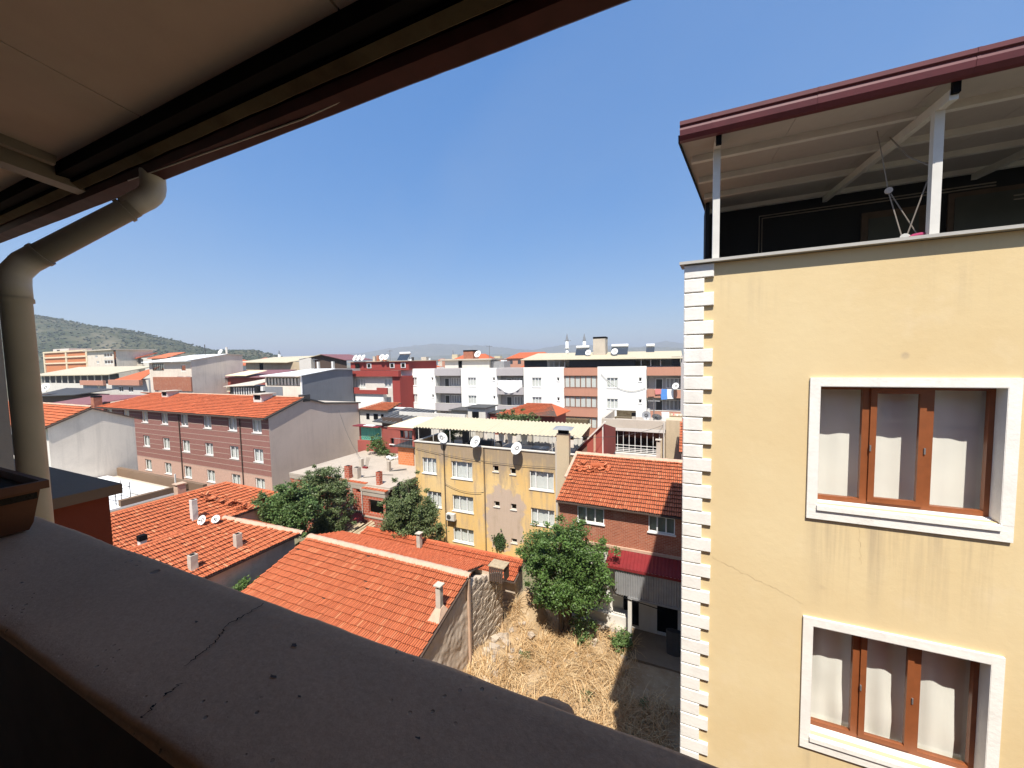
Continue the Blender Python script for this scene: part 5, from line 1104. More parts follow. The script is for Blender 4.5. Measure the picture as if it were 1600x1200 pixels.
boxp('attic_back', M['offwhite'], t, -21.8,-.5,60,60.2,-1.4,.2); boxp('attic_rail', M['tin'], t, -18.3,-14.9,53.2,53.26,-.45,-.40); boxp('attic_rail', M['tin'], t, -5.9,-1.5,53.2,53.26,-.35,-.3)
deck('roof', t, [(-22.2,52.6,-.02),(-.2,52.6,-.16),(-.4,58,.82),(-21.4,58,.95)], M['creamroof'], .08); deck('roof', t, [(-21.4,58.003,.95),(-.4,58.003,.82),(-.4,64,-.1),(-22.2,64,-.1)], M['creamroof'], .08)
chimney(-11.15, 56.4, .55, 2.5, 1.75, M['concrete'], 'tall sooty rendered chimney on the cream roof of the white flats', 'band')
def solar(x, y, z, lab, w=1.9, flip=1):
    c = thing('solar_heater', lab, 'solar heater', (x, y, z)); MB().hexa([(x-w/2,y,z+.1),(x+w/2,y,z+.1),(x+w/2,y+.06,z+.1),(x-w/2,y+.06,z+.1),(x-w/2,y+.9,z+1.1),(x+w/2,y+.9,z+1.1),(x+w/2,y+.96,z+1.06),(x-w/2,y+.96,z+1.06)]).build('collector', M['collector'], c)
    MB().tube([(x-w/2,y+1.0,z+1.32),(x+w/2,y+1.0,z+1.32)], .24, 12).build('tank', M['tank'], c, True)
    for sx in (-1,1): MB().tube([(x+sx*w*.42,y+1.0,z-.3),(x+sx*w*.42,y+1.0,z+1.2)], .03, 5).build('leg', M['metal'], c)
solar(-13.75, 55.5, .35, 'left solar water heater on the cream roof, left of the tall chimney'); solar(-8.4, 55.5, .4, 'middle solar water heater on the cream roof, right of the tall chimney', 2.3); solar(-4.4, 57, .35, 'small right solar water heater at the ridge of the cream roof', 1.1)
dish(-12.6, 55.0, .8, .42, 'white dish in front of the left solar heater on the cream roof', -100, 30, .7); dish(-8.85, 54.8, .85, .45, 'white dish in front of the middle solar heater on the cream roof', -95, 30, .7)
dish(-.95, 52.2, -3.7, .42, 'white dish on the right salmon balcony beside the laundry', -110, 30, .6)
for k, (x, mt_, l) in enumerate(((-3.9,'salmon','brown rug hung over the right balcony rail, leftmost of the laundry'),(-3.05,'pink','small pink and white towel on the right balcony rail'),(-2.35,'blue','blue towel on the right balcony rail'),(-1.6,'whitecloth','long white towel on the right balcony rail'))):
    b = MB(); h = (1.0,.7,1.35,1.25)[k]; w = .38; b.add([(x-w,52.62,-4.1),(x+w,52.62,-4.1),(x+w*.95,52.60,-4.1-h*.5),(x-w,52.63,-4.1-h*.5),(x-w*.9,52.6,-4.12-h),(x+w,52.64,-4.08-h)], [(0,1,2,3),(3,2,5,4)]); tag(b.build('laundry', M[mt_], None, True), l, 'laundry')

# red and white building left of the row
t = thing('red_white_building', 'red and white building with red balcony bands left of the white flats', 'building', (-48,52,ZG))
f = facade(MB(), -53.3,-44.0,ZG,-2.36,[(-52.6,-50.2,-4.3,-2.75),(-46.0,-44.5,-4.3,-2.75),(-52.9,-52.2,-6.9,-5.6)],FY(50.0),.2); f.quad((-53.3,50,ZG),(-53.3,60,ZG),(-53.3,60,-1),(-53.3,50,-1)); f.build('wall', M['offwhite'], t)
win(t,-52.6,-50.2,-4.3,-2.75,50,4,.06,None,M['sheer'],False,.09,multi=False); win(t,-46.0,-44.5,-4.3,-2.75,50,2,.06,None,M['sheer'],False,.09,multi=False); win(t,-52.9,-52.2,-6.9,-5.6,50,1,.06,None,None,False,.09,multi=False,gmat=M['glassdark'])
boxp('red_pier', M['redwall'], t, -43.98,-42.4,49.7,56,ZG,-2.36); boxp('red_band', M['redwall'], t, -55.6,-42.35,49.3,49.99,-2.35,-1.38); boxp('bay_wall', M['white'], t, -51.7,-45.5,49.1,49.98,ZG,-5.3)
for a in ((-52.1,-44.4,48.8,49.05,-5.26,-4.6),(-52.1,-50.6,48.8,49.05,-4.6,-4.2),(-46.6,-44.4,48.8,49.05,-4.6,-4.2)): boxp('balcony_front', M['redwall'], t, *a)
boxp('balcony_slab', M['offwhite'], t, -52.1,-44.4,49.06,49.09,-5.2,-5.1)
boxp('attic_wall', M['redwall'], t, -55.6,-42.4,52.0,60,-1.38,.1); boxp('attic_roof', M['mortar'], t, -56,-42.2,51.7,60.3,.1,.2)
for a, m_ in ((-54.4,'black'),(-51.6,'pvcwhite'),(-46.4,'pvcwhite'),(-44.0,'pvcwhite')):
    w = boxp('attic_window', M[m_], t, a, a+1.0, 51.92, 51.98, -1.0, -.15); boxp('pane', M['glassdark'], w, a+.15, a+.85, 51.9, 51.915, -.9, -.25)
for k, x in enumerate((-53.9,-53.0,-52.0)): dish(x, 51.6, .85, .55, ['leftmost','second','third'][k]+' of the dishes clustered on the left of the red attic roof', -100, 30, .75)
for k, x in enumerate((-47.7,-46.7)): dish(x, 51.6, .85, .5, ['left','right'][k]+' dish of the pair on the right of the red attic roof', -70 if k == 0 else -95, 30, .75)
for k, x in enumerate((-51.2,-50.3,-49.6,-48.9)): chimney(x, 53.5, .2, .9+.15*(k % 2), .5, M['brick' if k % 2 else 'concrete'], ['first','second','third','fourth'][k]+' from the left of the small flues on the red attic roof', 'open')
solar(-45.1, 53.5, .2, 'solar water heater on the right of the red attic roof', 2.2); chimney(-43.1, 54, .1, .7, .3, M['darktin'], 'thin dark flue at the right corner of the red attic roof', 'none')

# concrete house with a glazed balcony, right of centre
t = thing('glazed_balcony_house', 'stained beige concrete house with a dark glazed balcony behind the brick house', 'house', (-3.5,37,ZG))
f = facade(MB(), -6.5,-1.35,ZG,-6.05,[(-6.05,-1.8,-8.95,-6.12)],FY(34.0),.9); f.quad((-6.5,34,ZG),(-6.5,40,ZG),(-6.5,40,-5.3),(-6.5,34,-5.3)); f.quad((-6.05,34.9,-8.95),(-1.8,34.9,-8.95),(-1.8,34.9,-6.12),(-6.05,34.9,-6.12)); f.build('wall', M['beige'], t)
boxp('stair_bay', M['beige'], t, -1.34,-.15,33.8,38,ZG,-5.2); boxp('parapet', M['concrete'], t, -6.6,-1.36,33.75,34.0,-6.0,-5.3); boxp('parapet', M['concrete'], t, -6.6,-6.4,34.01,39,-6.0,-5.25); boxp('terrace_floor', M['slab'], t, -6.39,-.2,34.01,40,-6.04,-5.95); boxp('lintel', M['offwhite'], t, -6.55,-1.4,33.7,33.99,-6.28,-6.02)
boxp('interior', M['black'], t, -6.0,-1.85,34.8,34.85,-8.9,-6.2)
fr = MB(); 
for k in range(9): x = -5.75+k*.487; fr.box(x-.02,x+.02,33.93,33.97,-8.1,-6.3)
for z in (-8.1,-7.95,-7.8,-7.55,-6.32): fr.box(-5.75,-1.83,33.92,33.98,z-.02,z+.02)
fr = fr.build('glazing_frame', M['pvcwhite'], t)
for k in range(8): x = -5.75+k*.487; MB().quad((x+.02,33.95,-7.5),(x+.467,33.95,-7.5),(x+.467,33.95,-6.34),(x+.02,33.95,-6.34)).build('pane', M['glassdark'], fr)
boxp('balcony_ledge', M['offwhite'], t, -5.95,-1.8,33.6,33.95,-8.42,-8.2); boxp('balcony_apron', M['offwhite'], t, -5.9,-1.75,33.65,33.9,-8.85,-8.6)
MB().tube([(-1.5,33.7,ZG),(-1.5,33.7,-5.4)], .05, 6).build('drain', M['offwhite'], t)
# things on its terrace
b = thing('wooden_bench_frame', 'rusty metal bench frame on the beige terrace at left', 'bench', (-4.9,36,-5.95)); boxp('seat', M['rusty'], b, -5.8,-4.0,35.6,36.2,-5.5,-5.42); boxp('backrest', M['rusty'], b, -5.7,-4.0,36.25,36.32,-5.42,-4.85)
for x in (-5.7,-4.1): boxp('leg', M['rusty'], b, x-.04,x+.04,35.7,35.8,-5.95,-5.5)
chimney(-4.05, 35.2, -5.95, 1.05, .3, M['concrete'], 'narrow cement flue in the middle of the beige terrace', 'band'); chimney(-2.85, 35.8, -5.95, 1.4, .25, M['offwhite'], 'thin pale flue beside the old dish on the beige terrace', 'none')
dish(-3.0, 35.1, -5.1, .38, 'grey old dish standing on the beige terrace, left one', -80, 25, .8, mat=M['tin']); dish(-2.1, 34.5, -5.15, .4, 'dark dish lying low at the parapet of the beige terrace', -70, 60, .2, mat=M['darktin'])
b = thing('white_fridge', 'white discarded fridge standing on the beige terrace', 'fridge', (-1.5,35.2,-5.95)); boxp('body', M['tank'], b, -1.75,-1.15,35.0,35.5,-5.95,-4.75); boxp('door', M['tank'], b, -1.74,-1.16,34.95,34.995,-5.9,-4.78)
b = thing('junk_shelf', 'wooden shelf cluttered with junk at the right of the beige terrace', 'shelf', (-.6,36,-5.95))
for z in (-5.6,-5.15): boxp('board', M['wood'], b, -1.1,.0,35.8,36.2,z,z+.05)
for x in (-1.08,-.04): boxp('upright', M['wood'], b, x-.03,x+.03,35.85,36.15,-5.95,-4.9)
rnd = random.Random(77)
for k in range(7): boxp('box', M[('offwhite','pink','darktin','white','tileold')[k % 5]], b, -1.0+.14*k,-.9+.14*k,35.9,36.1,-5.1 if k % 2 else -5.55,-4.95+rnd.uniform(-.1,.1) if k % 2 else -5.35)
# narrow red gabled annex beside the brick house roof
t = thing('red_gable_annex', 'faded red brick gable with a pale sloping coping behind the brick house ridge', 'house', (-6,28,ZG)); g = MB(); g.poly([(-7.4,28,-8),(-5.35,28,-8),(-5.35,28,-4.75),(-7.4,28,-6.95)]); g.quad((-5.35,28,-8),(-5.35,33.5,-8),(-5.35,33.5,-6),(-5.35,28,-4.75)); g.build('wall', M['redwall2'], t); MB().beam((-7.6,27.95,-7.1),(-5.2,27.95,-4.6),.3,.1).build('coping', M['offwhite'], t); boxp('corner_post', M['mortar'], t, -6.05,-5.9,27.9,27.99,-8,-5.5); boxp('corner_post', M['offwhite'], t, -5.42,-5.34,27.9,27.99,-8,-4.8)
t = thing('pink_wall_house', 'pink walled house with a scrap of orange roof beside the quoins', 'house', (.4,30,ZG)); boxp('wall', M['pinkbrick'], t, -.1,3,30,34,ZG,-6.9); rf = deck('roof', t, [(-.3,29.7,-6.9),(3,29.7,-6.9),(3,33,-5.2),(-.2,33,-5.2)], M['darkwood']); tiles(rf, (-.3,29.7,-6.86), (1,0,0), (0,3.3,1.7), 3.2, 3.7, M['tile'], None, None, 71)
t = thing('hip_roof_house', 'house with a faded red hipped roof in front of the white flats', 'house', (-17,43,ZG)); boxp('wall', M['redwall2'], t, -20.3,-13.4,41.5,46,ZG,-6.4)
rf = deck('roof', t, [(-20.8,41,-6.6),(-13.0,41,-6.4),(-14.6,44,-5.35),(-17.6,44,-5.35)], M['darkwood']); tiles(rf, (-20.8,41,-6.53), (1,0,0), (0,3,1.15), 7.8, 3.2, M['tilered'], lambda u, v: u > .40*v and u < 1-.2*v, None, 73); deck('roof', t, [(-13.0,41,-6.4),(-12.8,46,-6.4),(-14.6,44,-5.35)], M['tilered'])
t = thing('low_white_sheds', 'jumble of low pale sheds at the foot of the white flats', 'shed', (-27,48,ZG))
for a in ((-30.2,-27.5,46,49,ZG,-7.0,'concrete'),(-26.9,-24.2,45,48,ZG,-6.4,'offwhite'),(-24.0,-20.5,46,49,ZG,-7.2,'redwall2')): boxp('wall', M[a[6]], t, *a[:6]); boxp('roof', M['darktin'], t, a[0]-.3, a[1]+.3, a[2]-.3, a[3]+.3, a[5]+.005, a[5]+.12)
boxp('door', M['black'], t, -26.2,-25.2,44.9,44.99,-9,-6.9)
b = thing('glazed_lower_balcony', 'cluttered lower balcony with cardboard under the salmon balconies', 'balcony', (-13.3,52,ZG)); boxp('counter', M['rusty'], b, -15.5,-11.9,51.2,52.6,-9.6,-8.35); boxp('front', M['concrete'], b, -15.4,-12.0,51.0,51.19,-9.8,-8.9)

# grey house behind the brown block
t = thing('grey_house', 'grey house with white sheet roof and glazed upper front behind the brown block', 'house', (-55,44,ZG))
f = facade(MB(), -59.9,-51.6,ZG,-1.9,[(-59.6,-52.0,-3.3,-2.0)],FY(39.0),.15); f.build('front_wall', M['palewall'], t); boxp('dark_panel', M['greypaint'], t, -59.9,-55.9,38.94,38.99,-5.2,-3.42)
win(t,-59.6,-52.0,-3.3,-2.0,39,10,.04,M['darktin'],M['curtain'],False,.13,multi=False)
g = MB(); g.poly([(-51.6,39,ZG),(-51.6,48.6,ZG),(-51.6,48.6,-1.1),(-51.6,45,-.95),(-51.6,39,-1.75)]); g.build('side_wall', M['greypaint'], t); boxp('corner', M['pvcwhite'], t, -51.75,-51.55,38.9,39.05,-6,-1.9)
deck('roof', t, [(-60.3,38.4,-1.72),(-51.4,38.4,-1.72),(-51.4,45,-.85),(-57,45,-.85)], M['whitemetal'], .1); deck('roof', t, [(-57,45.004,-.86),(-51.4,45.004,-.86),(-51.4,48.8,-1.0),(-57,48.8,-1.0)], M['whitemetal'], .1)
ac = boxp('air_conditioner', M['tank'], t, -60.6,-59.95,38.6,39.2,-4.1,-3.4)
t = thing('grey_hip_veranda', 'low grey hipped roof over a glazed veranda left of the grey house', 'house', (-63,39,ZG)); boxp('wall', M['darktin'], t, -67.8,-60.8,38.2,42,ZG,-3.4); deck('roof', t, [(-68.4,37.6,-3.4),(-60.4,37.6,-3.1),(-60.4,41,-2.35),(-63,41,-2.35)], M['concrete'], .1)
for k in range(9): boxp('window_bar', M['pvcwhite'], t, -66.5+.62*k,-66.35+.62*k,38.1,38.19,-4.9,-3.6)
boxp('sign', M['cream'], t, -68.2,-67.4,38.0,38.15,-4.3,-3.5)
t = thing('maroon_house', 'brown and maroon roofed house with rooftop clutter left of the grey house', 'house', (-80,47,ZG)); boxp('wall', M['redwall2'], t, -91.5,-70.6,46,52,ZG,-2.4); deck('roof', t, [(-89,45.5,-2.3),(-70,45.5,-2.3),(-70,52,-1.1),(-86,52,-1.1)], M['purpletin'], .12); boxp('attic', M['brick'], t, -90,-86.4,46.2,49,-2.4,-1.2); boxp('chimney_stack', M['brick'], t, -88.7,-87.7,46.2,47,-1.2,-.3); deck('lean_roof', t, [(-81,45,-1.95),(-74.5,45,-1.95),(-73,48,-1.1),(-78.5,48,-1.1)], M['cream'], .1)
MB().tube([(-82.7,45.4,-3.4),(-82.7,45.4,-1.5)], .05, 5).build('antenna', M['steel'], t); MB().tube([(-82.0,45.4,-3.4),(-82.0,45.4,-1.6)], .05, 5).build('antenna', M['steel'], t); MB().tube([(-82.9,45.4,-2.4),(-81.9,45.4,-2.4)], .05, 5).build('antenna', M['steel'], t)
t = thing('pale_terrace_house', 'blue-grey and white house with long blank side wall below the hill', 'house', (-85,45,ZG))
f = facade(MB(), -96.5,-82.0,ZG,.75,[(-95.3,-91.2,-.8,.6),(-85.4,-83.8,-.95,.3),(-86.8,-84.7,-4.4,-1.9),(-83.9,-82.4,-4.4,-1.9)],FY(40.0),.2); f.build('front_wall', M['palewall'], t)
for a in ((-95.3,-91.2,-.8,.6,6),(-85.4,-83.8,-.95,.3,1),(-86.8,-84.7,-4.4,-1.9,2),(-83.9,-82.4,-4.4,-1.9,1)): win(t,*a[:4],40,a[4],.05,M['pvcwhite'] if a[4] < 6 else M['darktin'],None,False,.12,multi=False,gmat=M['glassdark'])
boxp('lower_front', M['brick'], t, -95.0,-82.0,39.8,39.99,-4.6,-2.0)
g = MB(); g.poly([(-81.98,40,ZG),(-81.98,49,ZG),(-81.98,49,1.95),(-81.98,46,2.1),(-81.98,40,1.0)]); g.build('side_wall', M['palewall'], t); deck('roof', t, [(-97.5,39.2,.95),(-81.8,39.2,1.0),(-81.8,46,2.25),(-93,46,2.3)], M['whitemetal'], .12); deck('roof', t, [(-93,46.004,2.3),(-81.8,46.004,2.25),(-81.8,49.4,2.1),(-93,49.4,2.1)], M['concrete'], .12)
MB().tube([(-87,45,2.2),(-87,45,4.2)], .08, 6).build('flue', M['darktin'], t); MB().tube([(-83.5,47,2.2),(-83.5,47,3.6)], .22, 6).build('flue', M['offwhite'], t)
dish(-84.6, 46.5, 2.7, .5, 'tiny white dish on the roof of the blue-grey house below the hill', -80, 30, .6)
t = thing('yellow_roof_house', 'beige house under a long pale yellow roof in the back middle', 'house', (-88,63,ZG)); boxp('wall', M['beige'], t, -100,-80,60.5,68,ZG,.5); boxp('gap', M['black'], t, -94.6,-93.4,60.4,60.49,-1.8,.5); deck('roof', t, [(-102,59.5,.75),(-83.5,59.5,.45),(-77,66,1.95),(-97,66,1.9)], M['creamroof'], .15); boxp('pillar_block', M['offwhite'], t, -79.9,-76,60,62,ZG,1.3)
t = thing('dark_attic_house', 'house with an open dark attic under a pitched roof left of the red attic', 'house', (-73,63,ZG)); boxp('wall', M['offwhite'], t, -79.8,-66,60.6,68,ZG,-1.2); g = MB(); g.poly([(-79.8,60.7,-1.2),(-66,60.7,-1.2),(-66,60.7,.6),(-73,60.7,1.9),(-79.8,60.7,.9)]); g.build('attic_front', M['darkwood'], t); deck('roof', t, [(-80,60,.95),(-73,60,2.05),(-73,68,2.05),(-80,68,.95)], M['creamroof'], .12); deck('roof', t, [(-73,60,2.05),(-65.5,60,.65),(-65.5,68,.65),(-73,68,2.05)], M['purpletin'], .12)
for x in (-77,-74.5,-70): boxp('flue', M['pvcwhite'], t, x,x+.5,60.2,60.65,-1.5,.4)
# left cluster
t = thing('purple_roof_house', 'house with a low dusty maroon sheet roof left of the brown block', 'house', (-98,31,ZG)); boxp('wall', M['redwall2'], t, -109,-83,28.5,33,ZG,-6.9); deck('roof', t, [(-113,28,-7.1),(-98,28,-6.9),(-80,33,-4.6),(-97,33,-4.9)], M['purpletin'], .15)
chimney(-88.5, 29.5, -6.6, 2.0, 1.0, M['brick'], 'square brick chimney left of the brown block roof', 'band')
t = thing('dark_roof_house', 'house with a dark grey sheet roof beside the downpipe', 'house', (-116,35,ZG)); boxp('wall', M['darkwood'], t, -127,-108,34,38,ZG,-5.4); deck('roof', t, [(-130,33,-5.9),(-108,33,-5.1),(-105,38,-4.3),(-128,38,-4.4)], M['darktin'], .15)
dish(-123.0, 33.5, -4.0, .9, 'white dish on the dark roof beside the downpipe', -60, 30, .9)
t = thing('pink_fascia_house', 'white house with salmon fascias and small windows under the hill', 'house', (-112,42,ZG)); hs = [(-119.5,-117.8,-5.0,-4.0),(-109.5,-107.5,-5.2,-4.0),(-105.5,-103.5,-5.2,-4.0)]
facade(MB(), -126,-99.5,ZG,-3.8,hs,FY(40.0),.2).build('wall', M['offwhite'], t); 
for h in hs: win(t,*h,40,2,.05,None,None,False,.12,multi=False,gmat=M['glassdark'])
boxp('fascia', M['salmon'], t, -126,-114.8,39.5,39.99,-3.85,-2.8); boxp('fascia', M['salmon'], t, -112.2,-99.4,39.4,39.99,-3.7,-2.6)
t = thing('triangle_roof_house', 'house with orange pitched roof behind the salmon fascias', 'house', (-118,47,ZG)); boxp('wall', M['offwhite'], t, -126,-113,46.5,52,ZG,-3.0); deck('roof', t, [(-127,45,-3.2),(-113,45,-3.0),(-120,52,.2),(-126.5,52,-.9)], M['tile'], .15); deck('roof', t, [(-121,52.5,-.6),(-110.5,52.5,-2.2),(-110.5,56,.2),(-121,56,.2)], M['tilered'], .15)
t = thing('long_cream_roof', 'long cream sheet roof over a dark open terrace at the far left', 'building', (-155,50,ZG)); boxp('wall', M['offwhite'], t, -181,-132.5,47.2,58,ZG,-4.2); boxp('terrace_dark', M['navy'], t, -180,-132.6,48.5,48.7,-4.2,-1.6); deck('roof', t, [(-182,46.5,-2.0),(-131.5,46.5,-1.65),(-131.5,56,.25),(-178,56,.4)], M['creamroof'], .2)
for k in range(12): boxp('post', M['steel'], t, -178+4*k,-177.8+4*k,47.2,47.4,-4.2,-1.9)
t = thing('orange_framed_block', 'bare brick block with cream concrete frames below the hill', 'building', (-268,82,ZG)); boxp('wall', M['orangebrick'], t, -291,-245,80,95,ZG,7.6)
for x in (-291,-266,-245): boxp('frame_post', M['cream'], t, x-.8,x+.8,79.6,79.99,-2,8.3)
for z in (5.0,7.6,2.2): boxp('frame_band', M['cream'], t, -291,-245,79.5,79.59,z,z+.7)
boxp('attic', M['offwhite'], t, -288,-270,82,90,7.6,9.6); boxp('attic_window', M['darktin'], t, -283,-280,81.9,81.99,7.8,9.2)
t = thing('white_blue_block', 'pale blue and white three-storey block below the hill', 'building', (-227,82,ZG)); hs = [(-224,-216.5,4.4,6.2),(-224,-216.5,1.5,3.2),(-232,-229.5,4.2,5.3),(-231,-228.5,1.8,2.9)]; facade(MB(), -239,-215.4,ZG,7.2,hs,FY(78.0),.6).build('wall', M['palewall'], t); boxp('roof', M['concrete'], t, -240,-214.5,77,92,7.2,7.7); boxp('side_wall', M['palewall'], t, -215.4,-215.2,78.7,91,ZG,7.2)
for h in hs: win(t,*h,78,3,.1,None,None,False,.25,multi=False,gmat=M['glassdark'])
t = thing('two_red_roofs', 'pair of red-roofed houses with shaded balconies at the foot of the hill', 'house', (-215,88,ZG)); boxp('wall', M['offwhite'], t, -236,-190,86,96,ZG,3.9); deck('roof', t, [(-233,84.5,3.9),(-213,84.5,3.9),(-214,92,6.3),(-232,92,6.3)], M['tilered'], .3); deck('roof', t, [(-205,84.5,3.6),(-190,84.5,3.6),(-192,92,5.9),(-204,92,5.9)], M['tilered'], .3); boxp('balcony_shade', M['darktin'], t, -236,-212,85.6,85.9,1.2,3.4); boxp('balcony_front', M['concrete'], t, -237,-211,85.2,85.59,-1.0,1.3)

# ================================================================== far town, minarets, hill, mountains
def minaret(x, y, zt, h, lab, r_=1.3):
    t = thing('minaret', lab, 'minaret', (x, y, zt-h)); MB().tube([(x,y,ZG),(x,y,zt-h*.2)], r_, 12).build('shaft', M['white'], t, True); MB().tube([(x,y,zt-h*.42),(x,y,zt-h*.40),(x,y,zt-h*.385)], [r_*1.1,r_*1.7,r_*1.7], 12).build('balcony', M['white'], t); MB().tube([(x,y,zt-h*.2),(x,y,zt)], [r_*1.15,.12], 12).build('spire', M['greypaint'], t)
minaret(-114.4, 400, 27.0, 40, 'left of the two tall minarets rising behind the cream roof', 1.6); minaret(-95.8, 400, 26.2, 40, 'right of the two tall minarets, partly behind the left solar heater', 1.6)
minaret(-258, 400, 13.5, 30, 'distant thin minaret left of the wide brick chimney', 1.3); minaret(-577, 400, 22.5, 34, 'small distant minaret above the pale yellow roof', 1.7)
rnd = random.Random(99); protos = {}
def far_house(x, y, w, d, h, wm, rm, pitched, rot=0.0, base=ZG):
    key = (round(w), round(d), round(h), wm, rm, pitched)
    if key not in protos:
        a = MB(); a.box(-w/2,w/2,-d/2,d/2,0,h); b = MB()
        if pitched: b.add([(-w/2-.5,-d/2-.5,h),(w/2+.5,-d/2-.5,h),(w/2+.5,d/2+.5,h),(-w/2-.5,d/2+.5,h),(-w*.3,0,h+d*.2),(w*.3,0,h+d*.2)], [(0,1,5,4),(2,3,4,5),(1,2,5),(3,0,4),(3,2,1,0)])
        else: b.box(-w/2-.3,w/2+.3,-d/2-.3,d/2+.3,h,h+.4); b.box(-w*.2,w*.1,-1,2.5,h+.4,h+2.4)
        c = MB(); nst = max(1, int(h/3)); 
        for s_ in range(nst):
            k = max(2, int(w/3.2))
            for i in range(k): xx = -w/2+(i+.5)*w/k; c.box(xx-.6,xx+.6,-d/2-.05,-d/2+.02,s_*3+1.0,s_*3+2.3)
        protos[key] = (a.mesh('wall'), b.mesh('roof'), c.mesh('windows'))
        protos[key][0].materials.append(M[wm]); protos[key][1].materials.append(M[rm]); protos[key][2].materials.append(M['glassfar'])
    m_ = protos[key]; t = thing('far_house', 'distant %s house with %s in the hazy town on the skyline' % (WN[wm], 'red hipped roof' if pitched else {'concrete':'grey flat roof','creamroof':'cream flat roof','whitemetal':'white flat roof'}[rm]), 'house', (x, y, base), 'distant %s houses with %s roofs' % (WN[wm], 'red' if pitched else rm.replace('metal','').replace('roof',''))); t.rotation_euler.z = rot
    for nm, me in zip(('wall','roof','window_row'), m_):
        o = bpy.data.objects.new(nm, me); COL.objects.link(o); o.parent = t
M['glassfar'] = plain('far_glass', (.05,.06,.07), .3, .1, 1)
wms = ('white','offwhite','cream','palewall','salmon','white'); WN = {'white':'white','offwhite':'off-white','cream':'cream','palewall':'pale grey','salmon':'salmon'}
KEEP = {13,58,63,67,73,80,91,104,114,122,125,134,136,139,149,164,165,177,178}
for k in range(210):
    if k < 150: y = rnd.uniform(75, 420); ang = rnd.uniform(-.82, .02); x = y*ang*1.15-rnd.uniform(0, 30); w = rnd.choice((9,12,16)); d = rnd.choice((9,11)); h = rnd.choice((6,9,9,12,12,15) if y > 110 else (6,9,12)); p_ = rnd.random() < .5; bz = ZG
    else: y = rnd.uniform(100, 420); x = -y*rnd.uniform(1.2, 2.6); w = rnd.choice((9,12,16)); d = rnd.choice((9,11)); h = rnd.choice((6,9,12)); p_ = rnd.random() < .6; bz = ZG+max(0, (math.hypot(x,y)-150)*.022)
    wm = rnd.choice(wms); rm = 'tilered' if p_ else rnd.choice(('concrete','creamroof','whitemetal')); ro = rnd.uniform(-.3,.3)
    if k in KEEP: far_house(x, y, w, d, h, wm, rm, p_, ro, bz)
for k in range(34):   # roofs glimpsed between the rooftop rooms
    y = rnd.uniform(190, 620); x = -y*(rnd.uniform(.42,.56) if k % 3 else rnd.uniform(.78,.98)); p_ = rnd.random() < .55; w = rnd.choice((9,12,16))
    far_house(x, y, w, rnd.choice((9,11)), rnd.choice((6,9,9,12)), rnd.choice(wms), 'tilered' if p_ else rnd.choice(('concrete','creamroof','whitemetal')), p_, rnd.uniform(-.3,.3))
def hillmat(name, a, b, c):
    mt, nt, bs = newmat(name); p = pos(nt); n = noi(nt, p, .03, 8, .7)
    col = mixc(nt, ramp(nt, n, .42, .58), a, b); col = mixc(nt, ramp(nt, noi(nt, p, .011, 6, .7), .52, .68, 0, .75), col, c)
    nt.links.new(col, bs.inputs['Base Color']); bs.inputs['Roughness'].default_value = 1; bs.inputs['Specular IOR Level'].default_value = .05; return mt
M['hill'] = hillmat('scrub_hill', (.045,.055,.028), (.085,.085,.05), (.19,.165,.115))
ridgeL = [(-2100,-60,150),(-1750,160,152),(-1465,340,134),(-1393,371,124),(-1336,396,112),(-1285,418,100),(-1208,452,88),(-1156,474,75),(-1105,496,61),(-1053,518,45),(-1012,536,35),(-971,555,35),(-918,579,33),(-875,597,18),(-820,625,2),(-740,665,-12)]
def hill(ridge_pts, front, back, mat, name, nt_=46, amp=6, sub=5, seed=0):
    P = []
    for i in range(len(ridge_pts)-1):
        a, b = Vector(ridge_pts[i]), Vector(ridge_pts[i+1])
        for k in range(sub): P.append(a.lerp(b, k/sub))
    P.append(Vector(ridge_pts[-1])); mb = MB(); vv = []; n = nt_
    for i, p in enumerate(P):
        d = Vector((p.x, p.y, 0)).normalized()
        for j in range(n+1):
            s_ = -1+2*j/n; L_ = front if s_ < 0 else back; q = p+d*(s_*L_); f = math.cos(min(1, abs(s_))*math.pi/2)**1.25
            hz = (p.z-ZG)*f+ZG-.6+(amp*nz(q.x, q.y, seed, .012)+amp*.5*nz(q.x, q.y, seed+3, .035))*min(1, abs(s_)*3+.12)*f**.5; vv.append((q.x, q.y, hz))
    mb.add(vv, [(i*(n+1)+j, i*(n+1)+j+1, (i+1)*(n+1)+j+1, (i+1)*(n+1)+j) for i in range(len(P)-1) for j in range(n)]); return struct(mb.build(name, mat, None, True)), P
ho, HP = hill(ridgeL, 520, 600, M['hill'], 'hill')
M['scrub'] = leafmat('scrub_leaf', (.028,.04,.018), (.045,.058,.026), (.08,.085,.045))
sb = MB(); rnd = random.Random(13); hv = ho.data.vertices; nn = 47
ico = [(0,0,1),(.9,0,.3),(.28,.85,.3),(-.73,.53,.3),(-.73,-.53,.3),(.28,-.85,.3),(0,0,-.6)]; icf = [(0,1,2),(0,2,3),(0,3,4),(0,4,5),(0,5,1),(6,2,1),(6,3,2),(6,4,3),(6,5,4),(6,1,5)]
for k in range(5200):
    i = rnd.randrange(5, len(HP)-1); j = rnd.randrange(4, 25); a = hv[i*nn+j].co; b = hv[(i-1)*nn+j+1].co; p = a.lerp(b, rnd.random())+Vector((rnd.uniform(-9,9), rnd.uniform(-9,9), 0))
    if nz(p.x, p.y, 4) < -.25: continue
    r_ = rnd.uniform(1.2, 3.2); sb.add([(p.x+r_*q[0]*rnd.uniform(.7,1.3), p.y+r_*q[1]*rnd.uniform(.7,1.3), p.z+r_*.8*q[2]*rnd.uniform(.7,1.2)) for q in ico], icf)
so = stuff(sb.build('hill_scrub', M['scrub'])); tag(so, 'dark scrub and low pines dotted over the hill at left', 'scrub')
